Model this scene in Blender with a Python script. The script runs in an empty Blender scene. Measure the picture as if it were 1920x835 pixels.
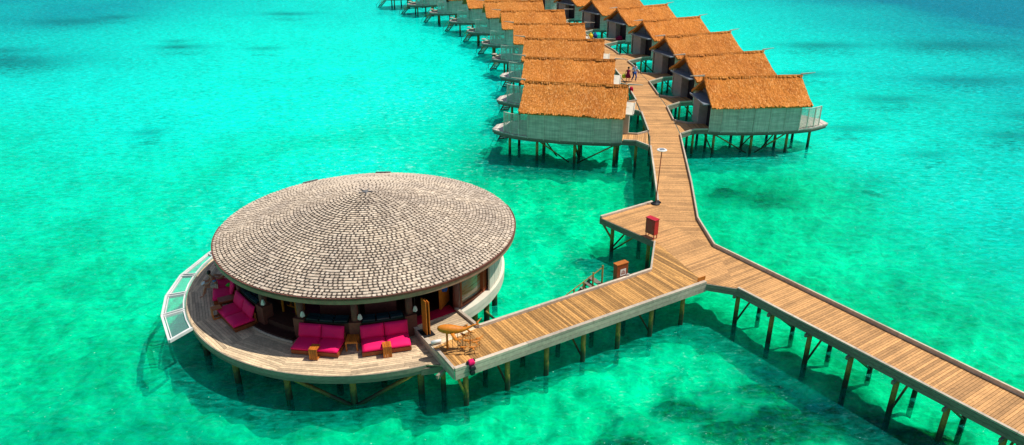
import bpy, bmesh, math, random
from mathutils import Vector, Matrix, noise
random.seed(7)
PI = math.pi
scene = bpy.context.scene
col = bpy.data.collections.new("place"); scene.collection.children.link(col)

# ---------------------------------------------------------------- camera, light, world
cam_d = bpy.data.cameras.new("camera"); cam = bpy.data.objects.new("camera", cam_d); col.objects.link(cam)
cam.location = (0, 0, 19); cam.rotation_euler = (math.radians(90 - 24.4), 0, 0)
cam_d.sensor_width = 36; cam_d.lens = 36 * 1370 / 1920; cam_d.clip_end = 6000
scene.camera = cam
S = Vector((.56, .10, 1)).normalized()
elev = math.asin(S.z); az = math.atan2(S.x, S.y)
sun_d = bpy.data.lights.new("sun", 'SUN'); sun = bpy.data.objects.new("sun", sun_d); col.objects.link(sun)
sun_d.energy = 5.0; sun_d.angle = math.radians(.5); sun_d.color = (1, .96, .89)
sun.rotation_euler = S.to_track_quat('Z', 'Y').to_euler(); sun.location = (30, 20, 60)
w = bpy.data.worlds.new("World"); scene.world = w; w.use_nodes = True
nt = w.node_tree; bg = nt.nodes['Background']; sk = nt.nodes.new('ShaderNodeTexSky')
sk.sky_type = 'NISHITA'; sk.sun_disc = False; sk.sun_elevation = elev; sk.sun_rotation = az
nt.links.new(sk.outputs[0], bg.inputs[0]); bg.inputs[1].default_value = .11
scene.view_settings.view_transform = 'Standard'; scene.view_settings.look = 'None'; scene.view_settings.exposure = 0
scene.render.engine = 'CYCLES'; scene.cycles.max_bounces = 6; scene.cycles.transparent_max_bounces = 8
scene.cycles.caustics_reflective = False; scene.cycles.caustics_refractive = False
scene.cycles.sample_clamp_indirect = 3

# ---------------------------------------------------------------- node helpers
def newmat(name):
    m = bpy.data.materials.new(name); m.use_nodes = True
    return m, m.node_tree, m.node_tree.nodes['Principled BSDF']
def N(nt, t, **k):
    n = nt.nodes.new(t)
    for a, b in k.items(): setattr(n, a, b)
    return n
def noise_n(nt, vec, scale, detail=3, rough=.55, dist=0):
    n = N(nt, 'ShaderNodeTexNoise'); n.inputs['Scale'].default_value = scale; n.inputs['Detail'].default_value = detail
    n.inputs['Roughness'].default_value = rough; n.inputs['Distortion'].default_value = dist
    if vec is not None: nt.links.new(vec, n.inputs['Vector'])
    return n.outputs[0]
def ramp(nt, fac, stops):
    r = N(nt, 'ShaderNodeValToRGB'); e = r.color_ramp.elements
    while len(e) < len(stops): e.new(.5)
    for q, (p, c) in zip(e, stops): q.position = p; q.color = (*c, 1)
    nt.links.new(fac, r.inputs[0]); return r.outputs[0]
def mix(nt, fac, a, b, mode='MIX'):
    m = N(nt, 'ShaderNodeMix', data_type='RGBA', blend_type=mode)
    for i, v in ((0, fac), (6, a), (7, b)):
        if hasattr(v, 'is_linked'): nt.links.new(v, m.inputs[i])
        elif isinstance(v, (int, float)): m.inputs[i].default_value = v
        else: m.inputs[i].default_value = (*v, 1)
    return m.outputs[2]
def math_n(nt, op, a, b=0, c=0, clamp=False):
    m = N(nt, 'ShaderNodeMath', operation=op, use_clamp=clamp)
    for i, v in enumerate((a, b, c)):
        if hasattr(v, 'is_linked'): nt.links.new(v, m.inputs[i])
        else: m.inputs[i].default_value = v
    return m.outputs[0]
def attr(nt, name): return N(nt, 'ShaderNodeAttribute', attribute_name=name).outputs['Fac']
def objco(nt): return N(nt, 'ShaderNodeTexCoord').outputs['Object']
def mapping(nt, vec, sc):
    m = N(nt, 'ShaderNodeMapping'); m.inputs['Scale'].default_value = sc; nt.links.new(vec, m.inputs[0]); return m.outputs[0]
def bump(nt, b, h, strength=.3, dist=.02):
    n = N(nt, 'ShaderNodeBump'); n.inputs['Strength'].default_value = strength; n.inputs['Distance'].default_value = dist
    nt.links.new(h, n.inputs['Height']); nt.links.new(n.outputs[0], b.inputs['Normal'])
M = {}
def simple(name, c, rough=.6, var=.25, scale=6, spec=.3, bmp=.2, rnd=.25, stretch=(1, 1, 1), metal=0):
    """base colour varied by noise at two scales and by a random value per board or piece"""
    m, nt, b = newmat(name); o = mapping(nt, objco(nt), stretch)
    n1 = noise_n(nt, o, scale, 4); n2 = noise_n(nt, o, scale * .12, 2)
    dk = tuple(x * (1 - var * 1.6) for x in c); lt = tuple(min(1, x * (1 + var)) for x in c)
    cc = ramp(nt, n1, [(.3, dk), (.7, lt)])
    cc = mix(nt, .55, cc, ramp(nt, n2, [(.35, tuple(x * .75 for x in c)), (.7, tuple(min(1, x * 1.15) for x in c))]))
    r = attr(nt, 'rnd')
    cc = mix(nt, 1., cc, ramp(nt, r, [(0, (1 - rnd,) * 3), (1, (1 + rnd * .6, 1 + rnd * .6, 1 + rnd * .5))]), 'MULTIPLY')
    nt.links.new(cc, b.inputs['Base Color']); b.inputs['Roughness'].default_value = rough
    b.inputs['Specular IOR Level'].default_value = spec; b.inputs['Metallic'].default_value = metal
    if bmp: bump(nt, b, n1, bmp, .01)
    M[name] = m; return m
simple('deck_wood', (.60, .31, .115), .75, .35, 9, bmp=.3, rnd=.3)
simple('jetty_wood', (.56, .285, .085), .75, .38, 9, bmp=.3, rnd=.5)
simple('white_deck', (.62, .54, .46), .75, .28, 9, bmp=.3, rnd=.25)
simple('pale_deck', (.68, .50, .31), .75, .28, 9, bmp=.3, rnd=.38)
simple('kerb_wood', (.56, .46, .35), .7, .25, 7, rnd=.2)
simple('fascia_wood', (.25, .215, .16), .75, .35, 5, rnd=.3, stretch=(1, 1, 4))
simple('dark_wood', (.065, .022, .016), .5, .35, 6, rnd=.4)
simple('pillar_wood', (.17, .05, .035), .5, .35, 5, rnd=.2)
simple('brown_trim', (.33, .19, .12), .6, .25, 5, rnd=.1)
simple('red_wood', (.30, .065, .018), .45, .3, 8, rnd=.2)
simple('orange_wood', (.55, .16, .018), .45, .3, 8, rnd=.25)
simple('carving_wood', (.62, .19, .012), .55, .35, 9, rnd=.2, bmp=.5)
simple('cream_panel', (.62, .57, .45), .65, .12, 3, rnd=.08)
simple('white_paint', (.7, .7, .66), .5, .08, 5, rnd=.05)
simple('grey_metal', (.22, .25, .28), .5, .2, 3, rnd=.1)
simple('gable_board', (.17, .165, .165), .7, .2, 5, rnd=.15)
simple('porch_wall', (.33, .30, .29), .75, .15, 4, rnd=.12)
simple('door', (.02, .018, .03), .5, .2, 4)
simple('black', (.012, .012, .014), .5, .2, 4)
simple('teal_cushion', (.012, .045, .055), .3, .25, 4, rnd=.4, spec=.5)
simple('pink_fabric', (1.0, .004, .13), .75, .09, 5, rnd=.12, bmp=.3)
simple('red_carpet', (.55, .0, .04), .85, .2, 12, rnd=.1)
simple('rug', (.19, .01, .05), .9, .5, 14)
simple('red_paint', (.5, .006, .018), .35, .12, 4, rnd=.06, spec=.5)
simple('skin', (.46, .2, .11), .5, .1, 4)
simple('hair', (.015, .009, .007), .5, .2, 9)
simple('blue_cloth', (.03, .35, .75), .8, .2, 6)
simple('pale_blue', (.42, .62, .85), .8, .2, 9)
simple('navy_cloth', (.015, .08, .35), .8, .2, 9)
simple('maroon', (.3, .005, .06), .8, .2, 9)
simple('lime', (.5, .75, .03), .7, .2, 9)
simple('green_cloth', (.05, .6, .03), .7, .2, 9)
simple('yellow_cloth', (.85, .6, .01), .6, .1, 5)
simple('floral', (.62, .5, .38), .8, .7, 30)
simple('reed', (.35, .17, .06), .8, .4, 12)

def mat_pile():
    m, nt, b = newmat('pile_wood'); g = N(nt, 'ShaderNodeNewGeometry')
    s = N(nt, 'ShaderNodeSeparateXYZ'); nt.links.new(g.outputs['Position'], s.inputs[0])
    n = noise_n(nt, g.outputs['Position'], 5, 4)
    h = math_n(nt, 'ADD', s.outputs[2], math_n(nt, 'MULTIPLY', math_n(nt, 'SUBTRACT', n, .5), .9))
    f = math_n(nt, 'MULTIPLY', h, .5)
    c = ramp(nt, f, [(.0, (.008, .012, .006)), (.16, (.012, .016, .008)), (.3, (.07, .07, .01)), (.5, (.30, .20, .028)), (1, (.30, .20, .04))])
    c = mix(nt, .5, c, mix(nt, 1., c, ramp(nt, noise_n(nt, g.outputs['Position'], 14, 3), [(.3, (.35, .35, .35)), (.7, (1.6, 1.6, 1.4))]), 'MULTIPLY'))
    nt.links.new(c, b.inputs['Base Color']); b.inputs['Roughness'].default_value = .65; bump(nt, b, n, .5, .03); M['pile'] = m
mat_pile()

def mat_siding():
    m, nt, b = newmat('siding'); o = objco(nt)
    n = noise_n(nt, mapping(nt, o, (.6, .6, 3)), 2.2, 4)
    c = ramp(nt, n, [(.3, (.52, .46, .37)), (.7, (.74, .66, .55))])
    c = mix(nt, 1., c, ramp(nt, attr(nt, 'rnd'), [(0, (.86, .86, .86)), (1, (1.1, 1.1, 1.1))]), 'MULTIPLY')
    # drips of weathering that run down from the eave
    st = noise_n(nt, mapping(nt, o, (7, 7, .35)), 1.5, 3)
    c = mix(nt, .35, c, mix(nt, 1., c, ramp(nt, st, [(.35, (.5, .5, .45)), (.6, (1.15, 1.15, 1.1))]), 'MULTIPLY'))
    nt.links.new(c, b.inputs['Base Color']); b.inputs['Roughness'].default_value = .75; bump(nt, b, n, .2, .01); M['siding'] = m
mat_siding()

def mat_thatch():
    m, nt, b = newmat('thatch'); o = objco(nt); r = attr(nt, 'rnd')
    inf = N(nt, 'ShaderNodeObjectInfo')
    ad = N(nt, 'ShaderNodeVectorMath', operation='ADD'); nt.links.new(o, ad.inputs[0]); nt.links.new(inf.outputs['Location'], ad.inputs[1])
    p = ad.outputs[0]
    n1 = noise_n(nt, mapping(nt, p, (1, .6, .6)), 9, 5, .75); n2 = noise_n(nt, p, .55, 4, .6)
    n3 = noise_n(nt, mapping(nt, p, (3, 1, 1)), 26, 2)
    c = ramp(nt, math_n(nt, 'ADD', math_n(nt, 'MULTIPLY', r, .5), math_n(nt, 'MULTIPLY', n1, .5)),
             [(.14, (.13, .032, .006)), (.38, (.44, .14, .026)), (.6, (.68, .25, .055)), (.86, (.92, .55, .24))])
    c = mix(nt, .45, c, ramp(nt, n2, [(.35, (.44, .14, .022)), (.65, (.72, .28, .05))]))
    c = mix(nt, .45, c, mix(nt, 1., c, ramp(nt, inf.outputs['Random'], [(0, (.74, .78, .9)), (.5, (1, 1, 1)), (1, (1.12, 1.04, .9))]), 'MULTIPLY'))
    c = mix(nt, .3, c, mix(nt, 1., c, ramp(nt, n3, [(.35, (.35, .3, .3)), (.65, (1.7, 1.6, 1.5))]), 'MULTIPLY'))
    nt.links.new(c, b.inputs['Base Color']); b.inputs['Roughness'].default_value = .9; b.inputs['Specular IOR Level'].default_value = .1
    bump(nt, b, n1, .7, .05); M['thatch'] = m
mat_thatch()

def mat_shingle():
    m, nt, b = newmat('shingle'); o = objco(nt); r = attr(nt, 'rnd')
    c = ramp(nt, r, [(0, (.10, .076, .06)), (.2, (.19, .145, .11)), (.3, (.44, .345, .255)), (.55, (.56, .445, .33)), (1, (.68, .56, .43))])
    n = noise_n(nt, o, .6, 4); n2 = noise_n(nt, o, 18, 3)
    c = mix(nt, .6, c, mix(nt, 1., c, ramp(nt, n, [(.35, (.72, .70, .70)), (.68, (1.2, 1.17, 1.1))]), 'MULTIPLY'))
    c = mix(nt, .4, c, mix(nt, 1., c, ramp(nt, n2, [(.3, (.6, .6, .6)), (.7, (1.3, 1.3, 1.3))]), 'MULTIPLY'))
    nt.links.new(c, b.inputs['Base Color']); b.inputs['Roughness'].default_value = .8; b.inputs['Specular IOR Level'].default_value = .2
    bump(nt, b, n2, .4, .01); M['shingle'] = m
mat_shingle()

def mat_glass():
    m, nt, b = newmat('window_glass'); o = objco(nt)
    rot = N(nt, 'ShaderNodeMapping'); rot.inputs['Rotation'].default_value = (0, .9, .6); rot.inputs['Scale'].default_value = (.7, .7, 5); nt.links.new(o, rot.inputs[0])
    n = noise_n(nt, rot.outputs[0], 1.6, 3)
    c = ramp(nt, n, [(.3, (.10, .045, .02)), (.48, (.36, .2, .07)), (.6, (.3, .27, .17)), (.72, (.05, .2, .16))])
    nt.links.new(c, b.inputs['Base Color']); b.inputs['Roughness'].default_value = .12; b.inputs['Specular IOR Level'].default_value = .7; M['glass'] = m
    m, nt, b = newmat('net'); out = nt.nodes['Material Output']
    t = N(nt, 'ShaderNodeBsdfTransparent'); t.inputs[0].default_value = (.86, .97, .95, 1)
    mx = N(nt, 'ShaderNodeMixShader'); mx.inputs[0].default_value = .12
    b.inputs['Base Color'].default_value = (.5, .85, .78, 1); b.inputs['Roughness'].default_value = .15
    nt.links.new(t.outputs[0], mx.inputs[1]); nt.links.new(b.outputs[0], mx.inputs[2]); nt.links.new(mx.outputs[0], out.inputs[0]); M['net'] = m
mat_glass()

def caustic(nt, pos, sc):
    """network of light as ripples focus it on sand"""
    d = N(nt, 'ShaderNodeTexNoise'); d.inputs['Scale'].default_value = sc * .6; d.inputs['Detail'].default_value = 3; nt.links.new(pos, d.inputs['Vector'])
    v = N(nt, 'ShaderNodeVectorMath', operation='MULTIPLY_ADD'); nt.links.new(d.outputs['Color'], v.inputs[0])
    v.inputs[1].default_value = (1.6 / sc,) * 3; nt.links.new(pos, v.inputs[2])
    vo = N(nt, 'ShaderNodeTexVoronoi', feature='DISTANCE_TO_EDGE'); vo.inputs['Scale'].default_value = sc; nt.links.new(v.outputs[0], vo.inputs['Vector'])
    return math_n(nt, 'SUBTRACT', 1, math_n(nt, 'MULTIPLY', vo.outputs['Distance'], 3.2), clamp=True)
def mat_seabed():
    m, nt, b = newmat('sand_seabed'); g = N(nt, 'ShaderNodeNewGeometry').outputs['Position']
    deep_vignette = attr(nt, 'deep_vignette'); reef = attr(nt, 'reef'); cyan = attr(nt, 'cyan')
    n1 = noise_n(nt, g, 1.1, 6, .68, .4); n2 = noise_n(nt, g, .2, 4, .6); n3 = noise_n(nt, g, 3.2, 4, .6)
    sand = ramp(nt, n2, [(.35, (.5, .74, .62)), (.6, (.95, 1., .97))])
    green = ramp(nt, n2, [(.35, (.38, .62, .44)), (.6, (.9, 1., .80))])
    sand = mix(nt, cyan, green, sand)
    mot = ramp(nt, n1, [(.33, (.14, .30, .26)), (.45, (.55, .72, .68)), (.57, (1.12, 1.1, 1.1))])
    sand = mix(nt, math_n(nt, 'SUBTRACT', .95, math_n(nt, 'MULTIPLY', cyan, .62)), sand, mix(nt, 1., sand, mot, 'MULTIPLY'))
    sand = mix(nt, .35, sand, mix(nt, 1., sand, ramp(nt, n3, [(.35, (.5, .62, .6)), (.62, (1.2, 1.15, 1.15))]), 'MULTIPLY'))
    rk = ramp(nt, n3, [(.35, (.012, .03, .012)), (.55, (.10, .13, .035)), (.7, (.28, .34, .12))])
    rf = math_n(nt, 'MULTIPLY', math_n(nt, 'SUBTRACT', math_n(nt, 'ADD', reef, math_n(nt, 'MULTIPLY', n1, 1.1)), .98), 3.0, clamp=True)
    c = mix(nt, rf, sand, rk)
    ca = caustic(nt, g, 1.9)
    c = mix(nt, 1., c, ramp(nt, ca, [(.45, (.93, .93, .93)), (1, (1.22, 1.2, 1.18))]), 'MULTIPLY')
    dn = math_n(nt, 'ADD', deep_vignette, math_n(nt, 'MULTIPLY', math_n(nt, 'SUBTRACT', n1, .5), math_n(nt, 'MULTIPLY', deep_vignette, 1.6)), clamp=True)
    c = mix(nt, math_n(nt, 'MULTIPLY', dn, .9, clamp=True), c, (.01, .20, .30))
    nt.links.new(c, b.inputs['Base Color']); b.inputs['Roughness'].default_value = 1; b.inputs['Specular IOR Level'].default_value = 0
    M['seabed'] = m
mat_seabed()
def mat_water():
    m, nt, b = newmat('lagoon_water'); nt.nodes.remove(b); out = nt.nodes['Material Output']
    g = N(nt, 'ShaderNodeNewGeometry').outputs['Position']
    deep_vignette = attr(nt, 'deep_vignette'); cyan = attr(nt, 'cyan'); foam = attr(nt, 'foam')
    w1 = noise_n(nt, mapping(nt, g, (1, 1.6, 1)), 3.4, 4, .6, .6); w2 = noise_n(nt, mapping(nt, g, (.8, 1.4, 1)), .8, 3, .5, .5)
    hh = math_n(nt, 'ADD', math_n(nt, 'MULTIPLY', w1, .3), w2)
    bp = N(nt, 'ShaderNodeBump'); bp.inputs['Strength'].default_value = .7; bp.inputs['Distance'].default_value = .3; nt.links.new(hh, bp.inputs['Height'])
    tint = mix(nt, cyan, (.012, .985, .70), (.006, .98, .89))
    tr = N(nt, 'ShaderNodeBsdfTransparent'); nt.links.new(tint, tr.inputs[0])
    rf = N(nt, 'ShaderNodeBsdfRefraction'); rf.inputs['IOR'].default_value = 1.2; rf.inputs['Roughness'].default_value = 0; nt.links.new(tint, rf.inputs[0]); nt.links.new(bp.outputs[0], rf.inputs['Normal'])
    m0 = N(nt, 'ShaderNodeMixShader'); m0.inputs[0].default_value = .3; nt.links.new(tr.outputs[0], m0.inputs[1]); nt.links.new(rf.outputs[0], m0.inputs[2])
    # a little light scattered back by the water, and thin pale wisps where wavelets break
    fo = noise_n(nt, mapping(nt, g, (1., 1.7, 1)), 1.7, 6, .75, 1.2)
    ff = math_n(nt, 'MULTIPLY', math_n(nt, 'MULTIPLY', math_n(nt, 'SUBTRACT', fo, .565), 8, clamp=True), foam)
    glint_dots = math_n(nt, 'MULTIPLY', math_n(nt, 'SUBTRACT', noise_n(nt, mapping(nt, g, (1, 1.4, 1)), 6.5, 1, .5), .76), 25, clamp=True)  # sun glints on the ripples, painted as pale specks in the water colour
    ff = math_n(nt, 'MAXIMUM', ff, glint_dots)
    c = mix(nt, cyan, (.0, .70, .40), (.0, .97, .78)); c = mix(nt, deep_vignette, c, (.0, .24, .33)); c = mix(nt, math_n(nt, 'MULTIPLY', ff, .9, clamp=True), c, (.6, .98, .85))
    c = mix(nt, math_n(nt, 'MULTIPLY', attr(nt, 'reef'), .8, clamp=True), c, (.0, .2, .22))
    dif = N(nt, 'ShaderNodeBsdfDiffuse'); nt.links.new(c, dif.inputs[0]); nt.links.new(bp.outputs[0], dif.inputs['Normal'])
    m1 = N(nt, 'ShaderNodeMixShader'); rp = noise_n(nt, mapping(nt, g, (.75, 1.9, 1)), 2.1, 5, .7, .8)
    rip = math_n(nt, 'MULTIPLY_ADD', math_n(nt, 'SUBTRACT', rp, .5), 5.5, 1.0)
    base = math_n(nt, 'ADD', math_n(nt, 'ADD', .13, math_n(nt, 'MULTIPLY', cyan, .30)), math_n(nt, 'MULTIPLY', deep_vignette, .2))
    nt.links.new(math_n(nt, 'ADD', math_n(nt, 'MULTIPLY', base, math_n(nt, 'MAXIMUM', rip, .15)), math_n(nt, 'MULTIPLY', ff, .5), clamp=True), m1.inputs[0])
    nt.links.new(m0.outputs[0], m1.inputs[1]); nt.links.new(dif.outputs[0], m1.inputs[2])
    gl = N(nt, 'ShaderNodeBsdfGlossy'); gl.inputs['Roughness'].default_value = .1; nt.links.new(bp.outputs[0], gl.inputs['Normal'])
    gl.inputs['Color'].default_value = (.3, .75, .85, 1)
    fr = N(nt, 'ShaderNodeFresnel'); fr.inputs[0].default_value = 1.25; nt.links.new(bp.outputs[0], fr.inputs[1])
    m2 = N(nt, 'ShaderNodeMixShader'); nt.links.new(math_n(nt, 'MULTIPLY', fr.outputs[0], .3), m2.inputs[0])
    nt.links.new(m1.outputs[0], m2.inputs[1]); nt.links.new(gl.outputs[0], m2.inputs[2]); nt.links.new(m2.outputs[0], out.inputs[0])
    M['water'] = m
mat_water()

# ---------------------------------------------------------------- mesh builder
class MB:
    def __init__(s, sx=1): s.v = []; s.f = []; s.r = []; s.sx = sx
    def add(s, vs, fs, r=None):
        b = len(s.v); r = random.random() if r is None else r
        s.v += [(x * s.sx, y, z) for x, y, z in vs]
        for f in fs: s.f.append(tuple(b + i for i in f)); s.r.append(r)
    def prism(s, poly, z0, z1, r=None):
        n = len(poly)
        s.add([(x, y, z0) for x, y in poly] + [(x, y, z1) for x, y in poly],
              [tuple(range(n))[::-1], tuple(range(n, 2 * n))] + [(i, (i + 1) % n, n + (i + 1) % n, n + i) for i in range(n)], r)
    def box(s, c, d, rz=0, r=None, rx=0, ry=0):
        m = Matrix.Translation(c) @ Matrix.Rotation(rz, 4, 'Z') @ Matrix.Rotation(ry, 4, 'Y') @ Matrix.Rotation(rx, 4, 'X')
        vs = [tuple(m @ Vector((a * d[0] / 2, b * d[1] / 2, e * d[2] / 2))) for e in (-1, 1) for a, b in ((-1, -1), (1, -1), (1, 1), (-1, 1))]
        s.add(vs, [(3, 2, 1, 0), (4, 5, 6, 7), (0, 1, 5, 4), (1, 2, 6, 5), (2, 3, 7, 6), (3, 0, 4, 7)], r)
    def soft(s, c, d, rz=0, r=None, rx=0, k=.06):
        """cushion: box with rounded rim and a puffed top"""
        m = Matrix.Translation(c) @ Matrix.Rotation(rz, 4, 'Z') @ Matrix.Rotation(rx, 4, 'X')
        nx, ny = 8, 8; vs = []; fs = []
        for side in (1, -1):
            for j in range(ny + 1):
                for i in range(nx + 1):
                    u = i / nx * 2 - 1; v = j / ny * 2 - 1
                    e = (1 - abs(u) ** 7) * (1 - abs(v) ** 7); h = d[2] / 2 * (.35 + .65 * e ** .5) + (k * (1 - u * u) * (1 - v * v) * .5)
                    vs.append(tuple(m @ Vector((u * d[0] / 2, v * d[1] / 2, side * h))))
        L = (nx + 1) * (ny + 1)
        for j in range(ny):
            for i in range(nx):
                a = j * (nx + 1) + i; fs.append((a, a + 1, a + nx + 2, a + nx + 1)); fs.append((L + a + nx + 1, L + a + nx + 2, L + a + 1, L + a))
        ring = [i for i in range(nx + 1)] + [j * (nx + 1) + nx for j in range(1, ny + 1)] + [ny * (nx + 1) + i for i in range(nx - 1, -1, -1)] + [j * (nx + 1) for j in range(ny - 1, 0, -1)]
        for a, b in zip(ring, ring[1:] + ring[:1]): fs.append((L + a, L + b, b, a))
        s.add(vs, fs, r)
    def tube(s, p0, p1, r0, r1=None, n=10, r=None):
        r1 = r0 if r1 is None else r1; p0 = Vector(p0); p1 = Vector(p1); d = (p1 - p0).normalized()
        a = d.orthogonal().normalized(); b = d.cross(a); vs = []
        for p, q in ((p0, r0), (p1, r1)):
            for i in range(n): t = 2 * PI * i / n; vs.append(tuple(p + (a * math.cos(t) + b * math.sin(t)) * q))
        s.add(vs, [tuple(range(n))[::-1], tuple(range(n, 2 * n))] + [(i, (i + 1) % n, n + (i + 1) % n, n + i) for i in range(n)], r)
    def loft(s, pts, n=10, r=None, sq=1):
        """tube through points (x,y,z,radius)"""
        vs = []; P = [Vector(p[:3]) for p in pts]
        for k, p in enumerate(pts):
            d = (P[min(k + 1, len(P) - 1)] - P[max(k - 1, 0)]).normalized(); up = Vector((0, 0, 1))
            a = d.cross(up); a = a.normalized() if a.length > .05 else Vector((1, 0, 0)); b = a.cross(d)
            for i in range(n): t = 2 * PI * i / n; vs.append(tuple(P[k] + a * math.cos(t) * p[3] * sq + b * math.sin(t) * p[3]))
        fs = [tuple(range(n))[::-1], tuple(range(len(vs) - n, len(vs)))]
        for k in range(len(pts) - 1):
            for i in range(n): j = (i + 1) % n; fs.append((k * n + i, k * n + j, (k + 1) * n + j, (k + 1) * n + i))
        s.add(vs, fs, r)
    def lathe(s, prof, c=(0, 0), n=32, r=None):
        vs = [(c[0] + q * math.cos(2 * PI * i / n), c[1] + q * math.sin(2 * PI * i / n), z) for q, z in prof for i in range(n)]
        fs = [(k * n + i, k * n + (i + 1) % n, (k + 1) * n + (i + 1) % n, (k + 1) * n + i) for k in range(len(prof) - 1) for i in range(n)]
        fs += [tuple(range(n))[::-1], tuple(range(len(vs) - n, len(vs)))]
        s.add(vs, fs, r)
    def arc(s, c, r0, r1, z0, z1, a0, a1, n=24, r=None):
        """closed annular sector, degrees"""
        for i in range(n):
            t0 = math.radians(a0 + (a1 - a0) * i / n); t1 = math.radians(a0 + (a1 - a0) * (i + 1) / n)
            if i == 0: rr = random.random() if r is None else r; vs = []
            if i == 0: vs += [(c[0] + q * math.cos(t0), c[1] + q * math.sin(t0), z) for q in (r0, r1) for z in (z0, z1)]
            vs += [(c[0] + q * math.cos(t1), c[1] + q * math.sin(t1), z) for q in (r0, r1) for z in (z0, z1)]
        fs = [(0, 1, 3, 2), (4 * n + 2, 4 * n + 3, 4 * n + 1, 4 * n)]
        for i in range(n):
            a = 4 * i; b = a + 4
            fs += [(a, b, b + 1, a + 1), (a + 1, b + 1, b + 3, a + 3), (a + 3, b + 3, b + 2, a + 2), (a + 2, b + 2, b, a)]
        s.add(vs, fs, rr)
    def mesh(s, name, mat, smooth=False):
        me = bpy.data.meshes.new(name); me.from_pydata(s.v, [], s.f)
        a = me.attributes.new('rnd', 'FLOAT', 'FACE'); a.data.foreach_set('value', s.r)
        bm = bmesh.new(); bm.from_mesh(me); bmesh.ops.recalc_face_normals(bm, faces=bm.faces); bm.to_mesh(me); bm.free()
        me.materials.append(M[mat])
        if smooth: me.polygons.foreach_set('use_smooth', [True] * len(me.polygons))
        return me
    def build(s, name, mat, parent=None, smooth=False, **k):
        o = bpy.data.objects.new(name, s.mesh(name, mat, smooth)); col.objects.link(o)
        if parent: o.parent = parent
        tag(o, **k); return o
def tag(o, label=None, cat=None, group=None, kind=None):
    for a, b in (('label', label), ('category', cat), ('group', group), ('kind', kind)):
        if b: o[a] = b
    return o
def thing(name, loc, rz=0, label=None, cat=None, group=None):
    o = bpy.data.objects.new(name, None); o.empty_display_size = .3; col.objects.link(o); o.location = loc; o.rotation_euler = (0, 0, rz)
    return tag(o, label, cat, group)
def one(mbf, name, mat, parent=None, smooth=False, **k):
    m = MB(); mbf(m); return m.build(name, mat, parent, smooth, **k)
def copy_tree(o, parent=None):
    c = o.copy(); col.objects.link(c); c.parent = parent
    for ch in list(o.children): copy_tree(ch, c)
    return c
def clip(poly, nx, ny, d):
    """keep the side nx*x+ny*y <= d"""
    out = []
    for i in range(len(poly)):
        a = poly[i]; b = poly[(i + 1) % len(poly)]; fa = nx * a[0] + ny * a[1] - d; fb = nx * b[0] + ny * b[1] - d
        if fa <= 0: out.append(a)
        if (fa < 0 < fb) or (fb < 0 < fa): t = fa / (fa - fb); out.append((a[0] + t * (b[0] - a[0]), a[1] + t * (b[1] - a[1])))
    return out
def planks(mb, poly, step, width, z0, z1, gap=.014, cut=0):
    """boards laid side by side; step = unit vector across the boards"""
    nx, ny = step; ds = [nx * x + ny * y for x, y in poly]; k = math.floor(min(ds) / width)
    while k * width < max(ds):
        q = clip(clip(poly, nx, ny, (k + 1) * width - gap), -nx, -ny, -k * width)
        if len(q) >= 3:
            ln = [(-ny * x + nx * y) for x, y in q]; lo, hi = min(ln), max(ln)
            if cut and hi - lo > cut:
                t = lo - random.random() * cut * .6
                while t < hi:
                    q2 = clip(clip(q, -ny, nx, t + cut - .006), ny, -nx, -t)
                    if len(q2) >= 3: mb.prism(q2, z0, z1 + random.uniform(-.003, .003))
                    t += cut
            else: mb.prism(q, z0, z1 + random.uniform(-.003, .003))
        k += 1
def unit(a, b): d = math.hypot(b[0] - a[0], b[1] - a[1]); return ((b[0] - a[0]) / d, (b[1] - a[1]) / d)
def kerbs(mb, line, z, w=.11, h=.12, lift=0):
    """timber kerb along a polyline, mitred by overlap of 3 mm steps in height"""
    for k, (a, b) in enumerate(zip(line, line[1:])):
        u = unit(a, b); L = math.dist(a, b); n = max(1, round(L / 3.2))
        for i in range(n):
            p0 = i / n; p1 = (i + 1) / n; cx = a[0] + (b[0] - a[0]) * (p0 + p1) / 2; cy = a[1] + (b[1] - a[1]) * (p0 + p1) / 2
            mb.box((cx, cy, z + h / 2 + (k % 2) * .003 + lift), (L / n - .012 + (.05 if n == 1 else 0), w, h), math.atan2(u[1], u[0]))

# ---------------------------------------------------------------- the lagoon
REEFS = [(-71, 120, 7, 4), (-66, 124, 4, 2.5), (-62, 89.5, 9, 4.5), (-68, 96, 6, 2.5), (-44.6, 99, 4, 1.8), (-47, 103, 2, 1), (-31.7, 60.8, 1.6, 1), (-38, 128, 5, 2), (-33, 98, 2.5, 1),
         (12.6, 24.0, 3.2, 1.3), (9.6, 23.2, 2.6, 1.1), (15.6, 22.6, 2.6, 1.2), (7.2, 24.6, 1.5, .7), (11, 26, 1.6, .7), (4.4, 22.6, 1.4, .7), (18, 46.5, 2.6, 1.2), (15.4, 49, 2, 1),
         (30, 62, 2.5, 1), (33, 55, 2, .8), (38, 72, 4, 1.5), (43, 60, 3, 1.2), (34, 83, 4, 1.3), (50, 80, 7, 2.4), (60, 100, 10, 4), (42, 100, 7, 2.6), (72, 92, 9, 4), (26, 49, 1.2, .7), (40, 48, 2, .9), (48, 66, 3, 1.2),
         (-15, 23.5, 2.2, .8), (-17.5, 26, 1.6, .8), (-12, 22.6, 2.2, .8), (-19.5, 29.5, 1.5, .8), (-9, 22.3, 1.5, .5), (-21, 33, 1.6, .8)]
def gauss(x, y, cx, cy, sx, sy): return math.exp(-(((x - cx) / sx) ** 2 + ((y - cy) / sy) ** 2))
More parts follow.
